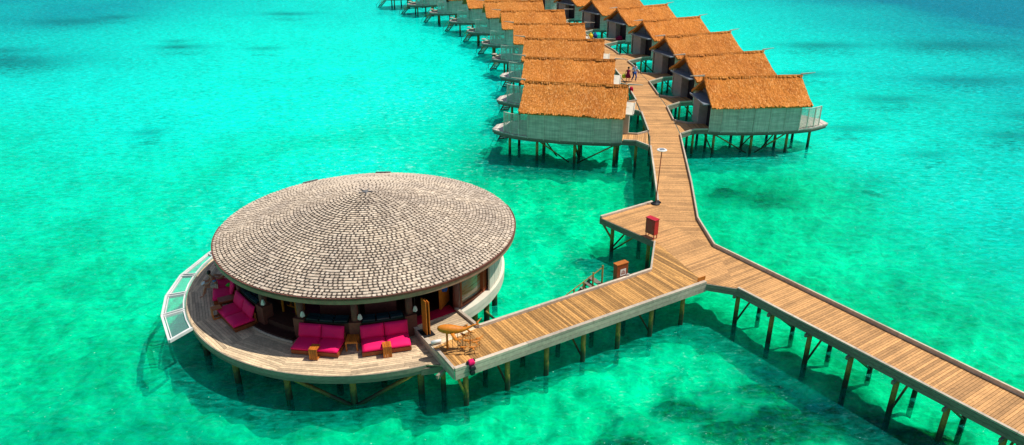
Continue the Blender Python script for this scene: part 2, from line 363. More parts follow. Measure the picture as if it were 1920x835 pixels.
def fields(x, y):
    nn = noise.noise(Vector((x * .05, y * .05, 0))) ; n2 = noise.noise(Vector((x * .2, y * .2, 3)))
    deep_vignette = .0  # true depth, plus corner vignette painted in as darker water
    deep_vignette += .95 * max(0, min(1, (x - 25 - (y - 60) * .10) / 48)) * max(0, min(1, (y - 20) / 36))
    deep_vignette += .65 * max(0, min(1, (-x - 26 - (y - 60) * .2) / 45)) * max(0, min(1, (y - 45) / 50)) + .25 * max(0, min(1, (y - 105) / 40))
    deep_vignette += .3 * gauss(x, y, -16, 20, 9, 6) + .4 * gauss(x, y, 40, 34, 12, 10) + .25 * gauss(x, y, 24, 33, 12, 8) * 0  # near left corner: vignette darkening put into the colour as depth
    deep_vignette = max(0, deep_vignette + (nn * .22 + n2 * .08) * min(1, .25 + deep_vignette))
    cyan = max(0, min(1, (y - 23) / 48 + nn * .3 - .15 * (x > -10) * min(1, (x + 10) / 10))); cyan = max(cyan, .95 * gauss(x, y, -12, 50, 15, 16)); cyan = max(cyan, .85 * max(0, min(1, (x - 14) / 14)) * max(0, min(1, (y - 24) / 20)))
    # greener, darker water beside and under the villas
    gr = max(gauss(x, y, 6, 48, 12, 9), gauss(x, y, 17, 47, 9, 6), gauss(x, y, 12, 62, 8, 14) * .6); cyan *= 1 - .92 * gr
    reef = 0
    for cx, cy, a, b in REEFS:
        if abs(x - cx) < a * 2.5 and abs(y - cy) < b * 2.5: reef = max(reef, (1.35 if x > 0 and y < 28 else 1. if y > 58 or x > 0 else .62) * gauss(x, y, cx, cy, a, b))
    reef = max(reef, .42 * gauss(x, y, -16, 21, 9, 5), .46 * gauss(x, y, 4, 49, 11, 4), .3 * gauss(x, y, 6, 38, 4, 4), .62 * gauss(x, y, 17, 47.5, 8, 4), .4 * gauss(x, y, -3, 60, 4, 20), .3 * gauss(x, y, 9, 22, 9, 4), .25 * gauss(x, y, 30, 30, 15, 6))
    foam = max(gauss(x, y, -5, 50, 13, 14), .8 * gauss(x, y, -6, 68, 14, 16), .7 * gauss(x, y, 7, 24, 5, 4), .6 * gauss(x, y, 3, 36, 4, 4), .5 * gauss(x, y, -17, 44, 9, 8), .35 * gauss(x, y, 27, 50, 12, 12), .15)
    return deep_vignette, cyan, reef, foam
def sheet(name, z, mat, label=None):
    xs = [-3000, -600, -160] + [-110 + i * .9 for i in range(0, 45)] + [-69 + i * .75 for i in range(0, 190)] + [74 + i * 2 for i in range(30)] + [160, 600, 3000]
    if mat == 'seabed': xs += [-24 + i * .25 for i in range(200)]
    xs = sorted(set(round(x, 3) for x in xs))
    ys = [-3000, -300, -40, 0, 10] + [14 + i * (.3 if mat == 'seabed' else .6) for i in range(164 if mat == 'seabed' else 82)] + [64 + i * 1. for i in range(110)] + [200, 300, 700, 3500]
    vs = []; F = [[], [], [], []]
    for y in ys:
        for x in xs:
            zz = z
            if mat == 'seabed': zz = min(-.25, z + .22 * noise.noise(Vector((x * .25, y * .25, 1))) + .42 * noise.noise(Vector((x * .62, y * .62, 4))) + .26 * noise.noise(Vector((x * 1.5, y * 1.5, 8))))
            vs.append((x, y, zz))
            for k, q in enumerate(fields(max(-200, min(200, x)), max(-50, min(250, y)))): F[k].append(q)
    nx = len(xs); fs = [(j * nx + i, j * nx + i + 1, (j + 1) * nx + i + 1, (j + 1) * nx + i) for j in range(len(ys) - 1) for i in range(nx - 1)]
    me = bpy.data.meshes.new(name); me.from_pydata(vs, [], fs)
    for nm, d in zip(('deep_vignette', 'cyan', 'reef', 'foam'), F):
        a = me.attributes.new(nm, 'FLOAT', 'POINT'); a.data.foreach_set('value', d)
    me.materials.append(M[mat]); me.polygons.foreach_set('use_smooth', [True] * len(fs))
    o = bpy.data.objects.new(name, me); col.objects.link(o); tag(o, kind='structure'); return o
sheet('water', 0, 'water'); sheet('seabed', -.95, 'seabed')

def pile(name, x, y, top, parent, r=.12, lean=0, sx=1):
    m = MB(sx); m.loft([(x, y, -1.7, r * 1.1), (x + lean * .3, y, -.3, r * 1.05), (x + lean * .6, y, .7, r), (x + lean, y, top, r * .95)], 10)
    return m.build(name, 'pile', parent, True)
def brace(p0, p1, parent, r=.07, sx=1):
    m = MB(sx); m.tube(p0, p1, r, r, 8); return m.build('brace', 'pile', parent, True)

# ---------------------------------------------------------------- boardwalk
DZ = 2.0
PL = [(8.77, 40.46), (9.45, 45.6), (10.15, 51.1), (10.53, 53.3), (11.05, 62.15), (11.09, 69.9), (10.75, 77), (9.7, 85), (8.0, 93), (5.9, 101), (3.1, 110), (-.7, 119), (-5.2, 127), (-10, 134)]
PR = [(10.54, 37.84), (11.43, 43.44), (12.42, 50.6), (12.87, 53.7), (13.35, 61.5), (13.35, 70.3), (12.95, 77.4), (11.9, 86), (10.1, 94.2), (8, 102.2), (5.2, 111), (1.4, 120), (-3.1, 128), (-8, 135.3)]
K = (8.45, 38.0); KR = (10.61, 34.39)
ad = unit((10.61, 34.39), (18.87, 21.86)); far_end = (18.87 + ad[0] * 12, 21.86 + ad[1] * 12); near_end = (17.57 + ad[0] * 12, 19.82 + ad[1] * 12)
bw = thing('boardwalk', (10.6, 33, 0), 0, 'long curving timber boardwalk on stilts running between the two rows of villas', 'boardwalk')
def rel(o, base):  # meshes are written in world coordinates; keep them there under their root
    o.matrix_parent_inverse = Matrix.Translation(base).inverted(); return o
mb = MB()
for i in range(len(PL) - 1):
    q = [PL[i], PR[i], PR[i + 1], PL[i + 1]]
    u = unit(((PL[i][0] + PR[i][0]) / 2, (PL[i][1] + PR[i][1]) / 2), ((PL[i + 1][0] + PR[i + 1][0]) / 2, (PL[i + 1][1] + PR[i + 1][1]) / 2))
    if i < 3: u = (.06, .998)
    planks(mb, q, u, .145 if i < 6 else .2, DZ - .05, DZ)
planks(mb, [K, KR, PR[0], PL[0]], (.06, .998), .12, DZ - .05, DZ)
rel(mb.build('walkway_deck', 'deck_wood', bw), bw.location)
mb = MB()
for q in ([(7.64, 35.03), (9.21, 30.5), (10.59, 29.99), KR, K], [(5.06, 38.18), (7.64, 35.03), K, PL[0], (8.38, 40.38)], [(10.59, 29.99), near_end, far_end, KR]):
    planks(mb, q, ad, .12, DZ - .05, DZ, cut=0)
rel(mb.build('arm_deck', 'deck_wood', bw), bw.location)
# footbridges meet the walk here: their spans leave gaps in the kerb (filled in once the villas are placed)
def inside(p, q):
    c = False
    for (x0, y0), (x1, y1) in zip(q, q[1:] + q[:1]):
        if (y0 > p[1]) != (y1 > p[1]) and p[0] < (x1 - x0) * (p[1] - y0) / (y1 - y0) + x0: c = not c
    return c
PATH = PL + PR[::-1]

VR = [(15.25, 57.1, 4), (15.5, 65.4, 15), (15.5, 74.8, 21), (14.8, 84.4, 24), (13.2, 94.1, 28), (10.8, 102.3, 31), (7.9, 110.8, 36), (3.9, 119.2, 38)]
VL = [(8.6, 54.3, -11), (8.8, 63.5, -9), (8.95, 72.9, -8), (7.9, 82.7, 0), (6.3, 92.6, 5), (3.95, 101.6, 8), (.8, 110.6, 13), (-3.3, 120, 20), (-8.2, 129.6, 26), (-13.6, 138.2, 30)]
def frame(o, side):
    r = math.radians(o[2]); s = side
    u = (s * math.cos(r), s * math.sin(r)); v = (-math.sin(r), math.cos(r))
    return lambda x, y: (o[0] + x * u[0] + y * v[0], o[1] + x * u[1] + y * v[1])
bridges = []; gapsR = []; gapsL = []
for side, lst, gaps in ((1, VR, gapsR), (-1, VL, gapsL)):
    for o in lst:
        F = frame(o, side); ends = []
        for y in (-3.0, .5):
            x = -.3
            while x > -7 and not inside(F(x, y), PATH): x -= .05
            ends.append((x, y))
        bridges.append((side, o, ends)); gaps.append((F(*ends[0]), F(*ends[1])))
def resample(line, st=.25):
    out = []
    for a, b in zip(line, line[1:]):
        n = max(1, int(math.dist(a, b) / st)); out += [(a[0] + (b[0] - a[0]) * i / n, a[1] + (b[1] - a[1]) * i / n) for i in range(n)]
    return out + [line[-1]]
mb = MB(); fb = MB()
for line, gaps in ((PR, gapsR), (PL, gapsL)):
    pts = resample(line); run = []
    def flush(run):
        if len(run) > 2:
            simp = [run[0]] + [p for p in run[1:-1] if p in line] + [run[-1]]
            m_ = MB(); kerbs(m_, simp, DZ, **(dict(h=.17, w=.085) if line is PR else {})); rel(m_.build('kerb', 'kerb_wood', bw), bw.location)
    for p in pts:
        blocked = False
        for a, b in gaps:
            lo, hi = sorted((a[1], b[1]))
            if lo < p[1] < hi and math.dist(p, a) < 7: blocked = True
        if blocked: flush(run); run = []
        else: run.append(p)
    flush(run)
for ln, kw in (([PR[0], KR], dict(h=.19, w=.08)), ([KR, far_end], dict(h=.19, w=.08)), ([(10.62, 29.99), near_end], dict(h=.07, w=.12)), ([(5.1, 38.15), (8.38, 40.34)], dict(w=.14))):
    mb = MB(); kerbs(mb, ln, DZ, **kw); rel(mb.build('kerb', 'kerb_wood', bw), bw.location)
mb = MB()
def fascia(mb, line, z0, z1, off=.03, w=.05):
    for k, (a, b) in enumerate(zip(line, line[1:])):
        u = unit(a, b); L = math.dist(a, b)
        mb.box(((a[0] + b[0]) / 2 + u[1] * off, (a[1] + b[1]) / 2 - u[0] * off, (z0 + z1) / 2 - .003 * (k % 2)), (L, w, z1 - z0), math.atan2(u[1], u[0]))
for z0, z1 in ((1.63, 1.80), (1.81, 1.985)):
    fascia(mb, [(10.59, 29.99), near_end], z0, z1); fascia(mb, [far_end, KR, PR[0]], z0, z1); fascia(mb, [(5.06, 38.18), (7.64, 35.03)], z0, z1)
    fascia(mb, [PL[0], (8.38, 40.38), (5.06, 38.18)], z0, z1); fascia(mb, [(9.21, 30.5), (10.59, 29.99)], z0, z1)
    fascia(mb, PR, z0, z1); fascia(mb, PL[::-1], z0, z1)
rel(mb.build('fascia', 'fascia_wood', bw), bw.location)
# piles and braces
arm_n = (-ad[1], ad[0])
for i in range(11):
    bx, by = 10.75 + ad[0] * 1.98 * i, 30.15 + ad[1] * 1.98 * i; fx, fy = bx + .80 * 1.85, by + .53 * 1.85
    rel(pile('pile', bx, by, 1.9, bw, .11), bw.location); rel(pile('pile', fx, fy, 1.9, bw, .1), bw.location)
    if i % 2: rel(brace((bx, by, 1.6), (fx, fy, .15), bw, .05), bw.location)
    else: rel(brace((bx + .05, by, .1), (fx, fy, 1.6), bw, .05), bw.location)
    m = MB(); m.box(((bx + fx) / 2, (by + fy) / 2, 1.56), (2.5, .1, .16), math.atan2(.53, .80)); rel(m.build('cross_beam', 'fascia_wood', bw), bw.location)
for x, y in ((5.75, 37.85), (7.45, 35.75), (7.6, 39.3), (9.3, 37)): rel(pile('pile', x, y, 1.9, bw, .11), bw.location)
rel(brace((5.2, 38.1, 1.65), (5.75, 37.85, .75), bw, .06), bw.location); rel(brace((5.8, 37.8, .1), (7.0, 36.7, 1.6), bw, .05), bw.location); rel(brace((7.5, 35.8, 1.7), (8.6, 35.2, .4), bw, .05), bw.location)
rel(brace((5.75, 37.85, .2), (7.6, 39.3, 1.6), bw, .05), bw.location)
for i in range(len(PL) - 2):
    for t in ((.15, .65) if i > 1 else (.5,)):
        for Q, s in ((PL, .2), (PR, -.2)):
            x = Q[i][0] + (Q[i + 1][0] - Q[i][0]) * t + s; y = Q[i][1] + (Q[i + 1][1] - Q[i][1]) * t
            rel(pile('pile', x, y, 1.9, bw, .11), bw.location)

# jetty to the pavilion
A = (-1.46, 26.6); B = (6.81, 31.73); Cc = (9.21, 30.5); D = (-2.24, 23.53); E = (-4.2, 26.75); Fp = (-2.5, 28.06); Sx = (-3.2, 25.1)
jt = thing('jetty', (3, 27.5, 0), 0, 'short straight plank jetty linking the junction to the round pavilion entrance', 'jetty')
jd = unit(D, Cc)
mb = MB()
for q in ([B, A, Sx, D, Cc], [(7.64, 35.03), B, Cc]):
    planks(mb, q, jd if q[0] == B else (ad[1], -ad[0]), .12, DZ - .05, DZ)
rel(mb.build('deck', 'jetty_wood', jt), jt.location)
mb = MB(); CP = (-7., 32.4)
def pol(r, a): return (CP[0] + r * math.cos(math.radians(a)), CP[1] + r * math.sin(math.radians(a)))
ent = [A, Fp] + [pol(6.33, a) for a in (-45, -50, -55, -60, -65)] + [E, Sx]
planks(mb, [A, Fp, pol(6.33, -45), pol(6.33, -65), E, Sx], (-jd[1], jd[0]), .15, DZ - .05, DZ, cut=1.9)
rel(mb.build('landing', 'pale_deck', jt), jt.location)
KJ = []
def jk(*a, **k): KJ.append(MB()); kerbs(KJ[-1], *a, **k)
jk([(7.6, 35.0), (6.84, 31.78)], DZ, w=.09, h=.06); jk([B, A], DZ, w=.13, h=.13); jk([A, Fp], DZ + .003, w=.13, h=.13)
jk([D, Cc], DZ, w=.17, h=.12); jk([D, (-3.0, 24.8)], DZ + .003, w=.12, h=.1); jk([(-3.3, 25.3), E], DZ, w=.2, h=.02)
for q_ in KJ: rel(q_.build('kerb', 'kerb_wood', jt), jt.location)
mb = MB()
for z0, z1 in ((1.58, 1.77), (1.785, 1.985)):
    fascia(mb, [D, Cc], z0, z1, .05, .06); fascia(mb, [E, D], z0, z1, .03, .05); fascia(mb, [Cc, (9.21, 30.5)][:1] + [Cc], z0, z1) if 0 else None
    fascia(mb, [(7.64, 35.03), B, A, Fp], z0, z1, .03)
rel(mb.build('fascia', 'kerb_wood', jt), jt.location)
for i in range(7):
    bx = -1.85 + 1.66 * i; by = 23.98 + 1.01 * i; fx = bx - .52 * 1.9; fy = by + .854 * 1.9
    rel(pile('pile', bx, by, 1.8, jt, .11), jt.location)
    if i: rel(pile('pile', fx, fy, 1.8, jt, .11), jt.location)
    m = MB(); m.box(((bx + fx) / 2, (by + fy) / 2, 1.5), (.1, 2.4, .16), math.atan2(-.854, -.52) + PI / 2); rel(m.build('cross_beam', 'fascia_wood', jt), jt.location)
    if i and i % 2 == 0: rel(brace((bx, by, 1.5), (fx, fy, .1), jt, .05), jt.location)
    elif i: rel(brace((bx, by, .15), (fx, fy, 1.5), jt, .05), jt.location)
rel(brace((-2.15, 23.7, 1.55), (-1.85, 23.98, .4), jt, .06), jt.location)
rel(pile('pile', -2.85, 24.9, 1.6, jt, .11), jt.location)

# ---------------------------------------------------------------- villas
ENDW = 7.1
def wall_outline(): return [(0, -2.05), (.85, -2.33), (2.1, -2.47), (3.35, -2.54), (4.6, -2.54), (5.85, -2.44), (ENDW, -2.27)]
HP = random.Random(3)
def thatch_roof(sx):
    m = MB(sx); RZ = 5.63; EZ = 4.0; HY = 2.68; X0 = -.15; X1 = 7.75; nx, ny = 64, 22
    def surf(x, t, s, under=0):   # t 0 ridge .. 1 eave
        y = s * HY * t; z = RZ - (RZ - EZ) * t - .07 * math.sin(PI * t)
        k = noise.noise(Vector((x * 1.1, y * 1.1, s))) * .05 + noise.noise(Vector((x * 4, y * 4, s + 5))) * .035 + noise.noise(Vector((x * .35, y * .5, 9))) * .05
        return (x, y, z + (k if not under else -.2))
    for s in (-1, 1):
        vs = []; fs = []
        for u in (0, 1):
            for j in range(ny + 1):
                for i in range(nx + 1):
                    t = j / ny; x = X0 + (X1 - X0) * i / nx
                    if j == ny: t += noise.noise(Vector((x * 5, s, 2))) * .018
                    if i in (0, nx): x += noise.noise(Vector((j * .9, s, i))) * .05
                    vs.append(surf(x, t, s, u))
        L = (nx + 1) * (ny + 1)
        for j in range(ny):
            for i in range(nx):
                a = j * (nx + 1) + i; fs.append((a, a + 1, a + nx + 2, a + nx + 1)); fs.append((L + a + nx + 1, L + a + nx + 2, L + a + 1, L + a))
        ring = [i for i in range(nx + 1)] + [j * (nx + 1) + nx for j in range(1, ny + 1)] + [ny * (nx + 1) + i for i in range(nx - 1, -1, -1)] + [j * (nx + 1) for j in range(ny - 1, 0, -1)]
        for a, b in zip(ring, ring[1:] + ring[:1]): fs.append((L + a, L + b, b, a))
        m.add(vs, fs, .5)
        # loose reed ends lying on the slope, and a ragged fringe along the eave
        for k in range(3400 if s < 0 else 700):
            x = HP.uniform(X0 + .03, X1 - .03); t = HP.random() ** .9; a = surf(x, t, s); L_ = HP.uniform(.12, .26); wd = HP.uniform(.02, .045)
            b = surf(x + HP.uniform(-.07, .07), t + L_ / HY, s); lift = HP.uniform(.01, .035)
            m.add([(a[0] - wd, a[1], a[2] + .01), (a[0] + wd, a[1], a[2] + .01), (b[0] + wd, b[1], b[2] + lift), (b[0] - wd, b[1], b[2] + lift)], [(0, 1, 2, 3)], HP.random())
        for k in range(420):
            x = HP.uniform(X0, X1); a = surf(x, .985, s); wd = HP.uniform(.015, .035); dz = HP.uniform(.06, .19); dx = HP.uniform(-.05, .05)
            m.add([(x - wd, a[1], a[2] - .02), (x + wd, a[1], a[2] - .02), (x + dx + wd * .4, a[1] + s * HP.uniform(.03, .12), a[2] - dz), (x + dx - wd * .4, a[1] + s * HP.uniform(.03, .1), a[2] - dz)], [(0, 1, 2, 3)], HP.random())
    return m.mesh('roof', 'thatch')
def ridge_cap(sx):
    m = MB(sx); pts = []
    for i in range(50):
        x = -.2 + 8 * i / 49; pts.append((x, noise.noise(Vector((x * 2, 0, 0))) * .04, 5.66 + noise.noise(Vector((x * 3, 4, 0))) * .04, .085 + noise.noise(Vector((x * 5, 9, 0))) * .02))
    m.loft(pts, 8, .3)
    for k in range(260):
        x = HP.uniform(-.2, 7.8); s = HP.choice((-1, 1)); wd = .03
        m.add([(x - wd, 0, 5.755), (x + wd, 0, 5.755), (x + wd, s * .17, 5.60), (x - wd, s * .19, 5.585)], [(0, 1, 2, 3)], HP.random())
    return m.mesh('ridge_cap', 'thatch')
def side_wall(sx, sides):
    m = MB(sx); W = wall_outline()
    for s in sides:
        pts = [(x, y * s) for x, y in W]
        for a, b in zip(pts, pts[1:]):
            u = unit(a, b); L = math.dist(a, b); ang = math.atan2(u[1], u[0]); c = ((a[0] + b[0]) / 2, (a[1] + b[1]) / 2)
            for k in range(19):      # lapped boards
                z = 1.86 + .115 * k; m.box((c[0], c[1], z + .055), (L - .03, .03, .118), ang, None, math.radians(7) * (1 if s > 0 else -1))
    return m.mesh('wall', 'siding')
def end_wall(sx, y0, y1):
    m = MB(sx); m.box((ENDW, (y0 + y1) / 2, 2.93), (.05, y1 - y0, 2.1)); return m.mesh('end_wall', 'siding')
def porch_side(sx):
    m = MB(sx); m.box((.3, -2.06, 2.93), (.5, .05, 2.14)); return m.mesh('porch_side', 'porch_wall')
def battens(sx, sides):
    m = MB(sx)
    for s in sides:
        for x, y in wall_outline(): m.box((x, (y - .035) * s, 2.93), (.055, .05, 2.22))
    return m.mesh('batten', 'siding')
def platform(sx):
    m = MB(sx); W = wall_outline()
    near = [(x, y - .03) for x, y in W] + [(8.3, -2.02), (9.3, -1.5), (10.15, -.9)]
    poly = near + [(10.05, .3), (9.2, 1.45), (8.2, 2.0)] + [(x, -y + .03) for x, y in W[::-1]]
    m.prism([(x, y) for x, y in poly], 1.75, 1.86, .4)
    inner = [(x * .985 + .06, y * .965) for x, y in poly]; m.prism(inner, 1.58, 1.747, .0)
    return m.mesh('floor_frame', 'fascia_wood')
def sundeck(sx):
    m = MB(sx); planks(m, [(7.13, -2.33), (8.3, -2.0), (9.3, -1.48), (10.17, -.9), (10.07, .3), (9.2, 1.47), (8.2, 2.0), (7.13, 2.33)], (1, 0), .18, 1.865, 1.97)
    return m.mesh('lagoon_deck', 'white_deck')
def screen(sx):
    m = MB(sx); pts = [(7.14, -2.24), (7.85, -2.08), (8.5, -1.83), (9.1, -1.48)]
    for a, b in zip(pts, pts[1:]):
        u = unit(a, b); L = math.dist(a, b); ang = math.atan2(u[1], u[0]); c = ((a[0] + b[0]) / 2, (a[1] + b[1]) / 2)
        for k in range(17): m.box((c[0], c[1], 2.06 + .088 * k), (L - .05, .02, .06), ang, None, .45)
        m.box((c[0], c[1], 3.56), (L + .02, .06, .05), ang)
    for x, y in pts: m.box((x, y, 2.77), (.07, .07, 1.58), .3)
    return m.mesh('privacy_screen', 'siding')
def gable(sx, x):
    m = MB(sx)
    for x in (x,):
        m.add([(x, -2.1, 3.9), (x, 2.1, 3.9), (x, 0, 5.35), (x + .06, -2.1, 3.9), (x + .06, 2.1, 3.9), (x + .06, 0, 5.35)], [(0, 1, 2), (5, 4, 3), (0, 3, 4, 1), (1, 4, 5, 2), (2, 5, 3, 0)], .5)
        m.box((x - .04, 0, 4.5), (.05, .07, 1.3)); m.box((x - .04, 0, 4.42), (.05, 2.6, .07)); m.box((x - .02, 0, 4.02), (.05, 4.2, .14))
    if x < 1: m.box((.32, 1.65, 2.95), (.2, .8, 2.1)); m.box((.36, 0, 3.9), (.12, 4.1, .3))
    return m.mesh('gable', 'gable_board')
def barge(sx, x):
    m = MB(sx)
    for s in (-1, 1): m.box((x, s * 1.33, 4.64), (.05, 3.05, .13), 0, .2, s * -math.atan2(1.63, 2.68))
    return m.mesh('barge_board', 'gable_board')
def porch(sx):
    m = MB(sx); m.box((.05, .42, 2.93), (.85, 1.52, 2.14))
    return m.mesh('porch', 'porch_wall' if sx > 0 else 'cream_panel')  # sunlit left-row face painted cream, shaded right-row face grey
def canopy(sx):
    m = MB(sx); m.box((-.08, -.45, 4.05), (1.25, 3.45, .07), 0, .5, 0, -.06); m.box((-.72, -.45, 4.08), (.05, 3.5, .11), 0, 1); return m.mesh('canopy', 'grey_metal' if sx > 0 else 'cream_panel')  # left row lighter, to go with its painted sunlit porch
def door(sx):
    m = MB(sx); m.box((.34, -1.19, 2.93), (.05, 1.65, 2.1)); m.box((.30, -1.2, 2.9), (.02, .05, 2.0), 0, .1); return m.mesh('door', 'door')
def handle(sx):
    m = MB(sx); m.box((.26, -1.1, 2.9), (.03, .03, .5)); return m.mesh('handle', 'grey_metal')
def rpole(sx, end):
    m = MB(sx)
    if end: m.add([(7.7, -.05, 5.72), (7.7, .05, 5.72), (7.7, .05, 5.84), (7.7, -.05, 5.84), (8.85, -.02, 5.88), (8.85, .02, 5.88), (8.85, .02, 5.91), (8.85, -.02, 5.91)], [(0, 1, 2, 3), (4, 5, 6, 7), (0, 1, 5, 4), (1, 2, 6, 5), (2, 3, 7, 6), (3, 0, 4, 7)], .9)
    else: m.add([(-.1, -.06, 5.72), (-.1, .06, 5.72), (-.1, .06, 5.84), (-.1, -.06, 5.84), (-1.25, -.03, 5.75), (-1.25, .03, 5.75), (-1.25, .03, 5.79), (-1.25, -.03, 5.79)], [(0, 1, 2, 3), (4, 5, 6, 7), (0, 1, 5, 4), (1, 2, 6, 5), (2, 3, 7, 6), (3, 0, 4, 7)], .9)
    return m.mesh('ridge_pole', 'kerb_wood')
def stairs(sx):
    m = MB(sx); a = Vector((9.0, 1.4, 1.85)); b = Vector((10.3, 3.3, -.35)); d = (b - a); side = Vector((d.y, -d.x, 0)).normalized() * .42
    for s in (-1, 1):
        m.tube(a + side * s, b + side * s, .06, .06, 6); m.tube(a + side * s + Vector((0, 0, .75)), b + side * s + Vector((0, 0, .75)), .03, .03, 6)
        for t in (0, .5, 1): p = a + d * t + side * s; m.tube(p, p + Vector((0, 0, .75)), .03, .03, 6)
    for k in range(9): p = a + d * (k + .5) / 9; m.box(p, (.26, .84, .05), math.atan2(d.y, d.x))
    return m.mesh('stairs', 'pile')
PILES = [(.5, -2.0), (3.5, -2.15), (6.4, -2.05), (.35, -.6), (3.3, -.7), (6.1, -.6), (.4, 1.7), (3.4, 1.9), (6.4, 1.7), (8.75, -.95), (8.4, 1.2)]
BR = [((.6, -2.02, 1.55), (3.3, -1.9, -.05)), ((6.3, -2.05, 1.6), (3.9, -2.1, .05)), ((6.2, -.7, 1.5), (5.0, -.8, .0)), ((3.4, -.6, .1), (4.2, 1.0, 1.6)), ((3.5, -2.1, 1.5), (3.3, -.8, .2)), ((.4, -2., .3), (.4, 1.6, 1.6))]
def make_villa(side):
    sx = side; root = thing('overwater_villa', (0, 0, 0))
    def part(name, me, par=root):
        o = bpy.data.objects.new(name, me); col.objects.link(o); o.parent = par; return o
    rf = part('roof', thatch_roof(sx)); part('ridge_cap', ridge_cap(sx), rf)
    part('ridge_pole', rpole(sx, 0), rf); part('ridge_pole', rpole(sx, 1), rf)
    for sd_ in ((1,), (-1,)): wl = part('wall', side_wall(sx, sd_)); part('batten', battens(sx, sd_), wl)
    part('end_wall', end_wall(sx, -2.27, -.9)); part('end_wall', end_wall(sx, .9, 2.27))
    part('floor_frame', platform(sx)); part('lagoon_deck', sundeck(sx)); part('privacy_screen', screen(sx)); part('gable', gable(sx, .42)); part('gable', gable(sx, 7.0)); part('barge_board', barge(sx, -.1), rf); part('barge_board', barge(sx, 7.66), rf)
    pc = part('porch', porch(sx)); part('porch_side', porch_side(sx), pc); part('canopy', canopy(sx), pc); dr = part('door', door(sx), pc)
    if side < 0: part('stairs', stairs(sx))
    for x, y in PILES: pile('pile', x, y, 1.55, root, .11, 0, sx)
    for a, b in BR: brace(a, b, root, .055, sx)
    return root
LR = ['nearest villa of the right-hand row, its whole slatted side wall in view under orange thatch',
      'second villa of the right-hand row, its gable just behind the nearest thatched roof',
      'third thatched villa along the right-hand row, level with the walking people',
      'fourth thatched villa along the right-hand row, dark doorway facing the walkway bend',
      'fifth thatched villa of the right-hand row, dark red bundle lying by its doorway',
      'sixth thatched villa of the right-hand row, roof cut by the top of the photo',
      'seventh villa of the right-hand row, only doorway, walls and lowest thatch in frame',
      'farthest villa of the right-hand row, only a strip of grey wall in frame']
LL = ['nearest villa of the left-hand row, full orange thatch slope and pale side wall in view',
      'second thatched villa of the left-hand row, right behind the nearest roof',
      'third thatched villa of the left-hand row, its ridge the widest of the greyer roofs',
      'fourth thatched villa of the left-hand row, teal privacy screen beside its roof',
      'fifth thatched villa of the left-hand row, between the fourth and the topmost whole roof',
      'sixth villa of the left-hand row, thatched ridge touching the top of the photo',
      'seventh villa of the left-hand row, only a corner of thatch above its grey walls',
      'eighth villa of the left-hand row, grey screen and deck without roof in frame',
      'ninth villa of the left-hand row, small deck with stairs at the top edge',
      'farthest villa of the left-hand row, only stairs and stilts at the top edge']
done = {}; vi = 0
protos = {s: make_villa(s) for s in (1, -1)}; copies = []
for side, lst, labs, grp in ((1, VR, LR, 'thatched villas on stilts in the right-hand row'), (-1, VL, LL, 'thatched villas on stilts in the left-hand row')):
    for i, o in enumerate(lst):
        r = protos[side] if i == 0 else copy_tree(protos[side])
        copies.append((r, side, o, labs[i], grp))
for (r, side, o, lab, grp), (_, _, ends) in zip(copies, bridges):
    r.location = (o[0], o[1], 0); r.rotation_euler = (0, 0, math.radians(o[2])); tag(r, lab, 'villa', grp)
    # the footbridge to its door, flared where it meets the walk
    (xn, yn), (xf, yf) = ends; xm = max(-1.15, xn * .5)
    m = MB(side); poly = [(.22, -2.0), (xm, -2.0), (xn + .12, yn), (xf + .12, yf), (xm, -.32), (.22, -.32)]
    planks(m, [(.22, -2.0), (xm, -2.0), (xm, -.32), (.22, -.32)], (1, 0), .16, 1.93, 1.985); planks(m, [(xm - .003, -2.0), (xn + .12, yn), (xf + .12, yf), (xm - .003, -.32)], (1, 0), .16, 1.93, 1.985)
    br = m.build('footbridge', 'deck_wood', r)
    m = MB(side); kerbs(m, [(-.1, -2.03), (xm, -2.03), (xn + .15, yn)], 1.985); m.build('kerb', 'kerb_wood', br)
    m = MB(side); kerbs(m, [(-.35, -.28), (xm, -.28), (xf + .15, yf)], 1.985); m.build('kerb', 'kerb_wood', br)
    m = MB(side); fascia(m, [(.22, -2.0), (xm, -2.0), (xn + .12, yn)], 1.66, 1.98, -.03); m.build('fascia', 'fascia_wood', br)
    m = MB(side); fascia(m, [(.22, -.32), (xm, -.32), (xf + .12, yf)], 1.66, 1.98, .03); m.build('fascia', 'fascia_wood', br)
    pile('pile', xm, -1.9, 1.8, r, .1, 0, side); pile('pile', xm, -.4, 1.8, r, .1, 0, side)
for k in (3, 4, 5, 6, 7, 8):
    o = VL[k]; F = frame(o, -1); x, y = F(9.35, -.75)
    t = thing('sun_lounger', (x, y, 1.97), math.radians(o[2]) + PI * .9, 'small wooden sun lounger on the tip of a left-row villa deck', 'sun lounger', 'sun loungers on the left-row villa decks')
    one(lambda m: (m.box((0, 0, .22), (1.1, .55, .06)), [m.box((a, b, .1), (.05, .05, .2)) for a in (-.5, .5) for b in (-.24, .24)]), 'frame', 'reed', t)
    one(lambda m: (m.soft((-.1, 0, .3), (.85, .5, .1)), m.soft((.55, 0, .45), (.5, .5, .1), 0, None, 0)), 'cushion', 'floral', t)

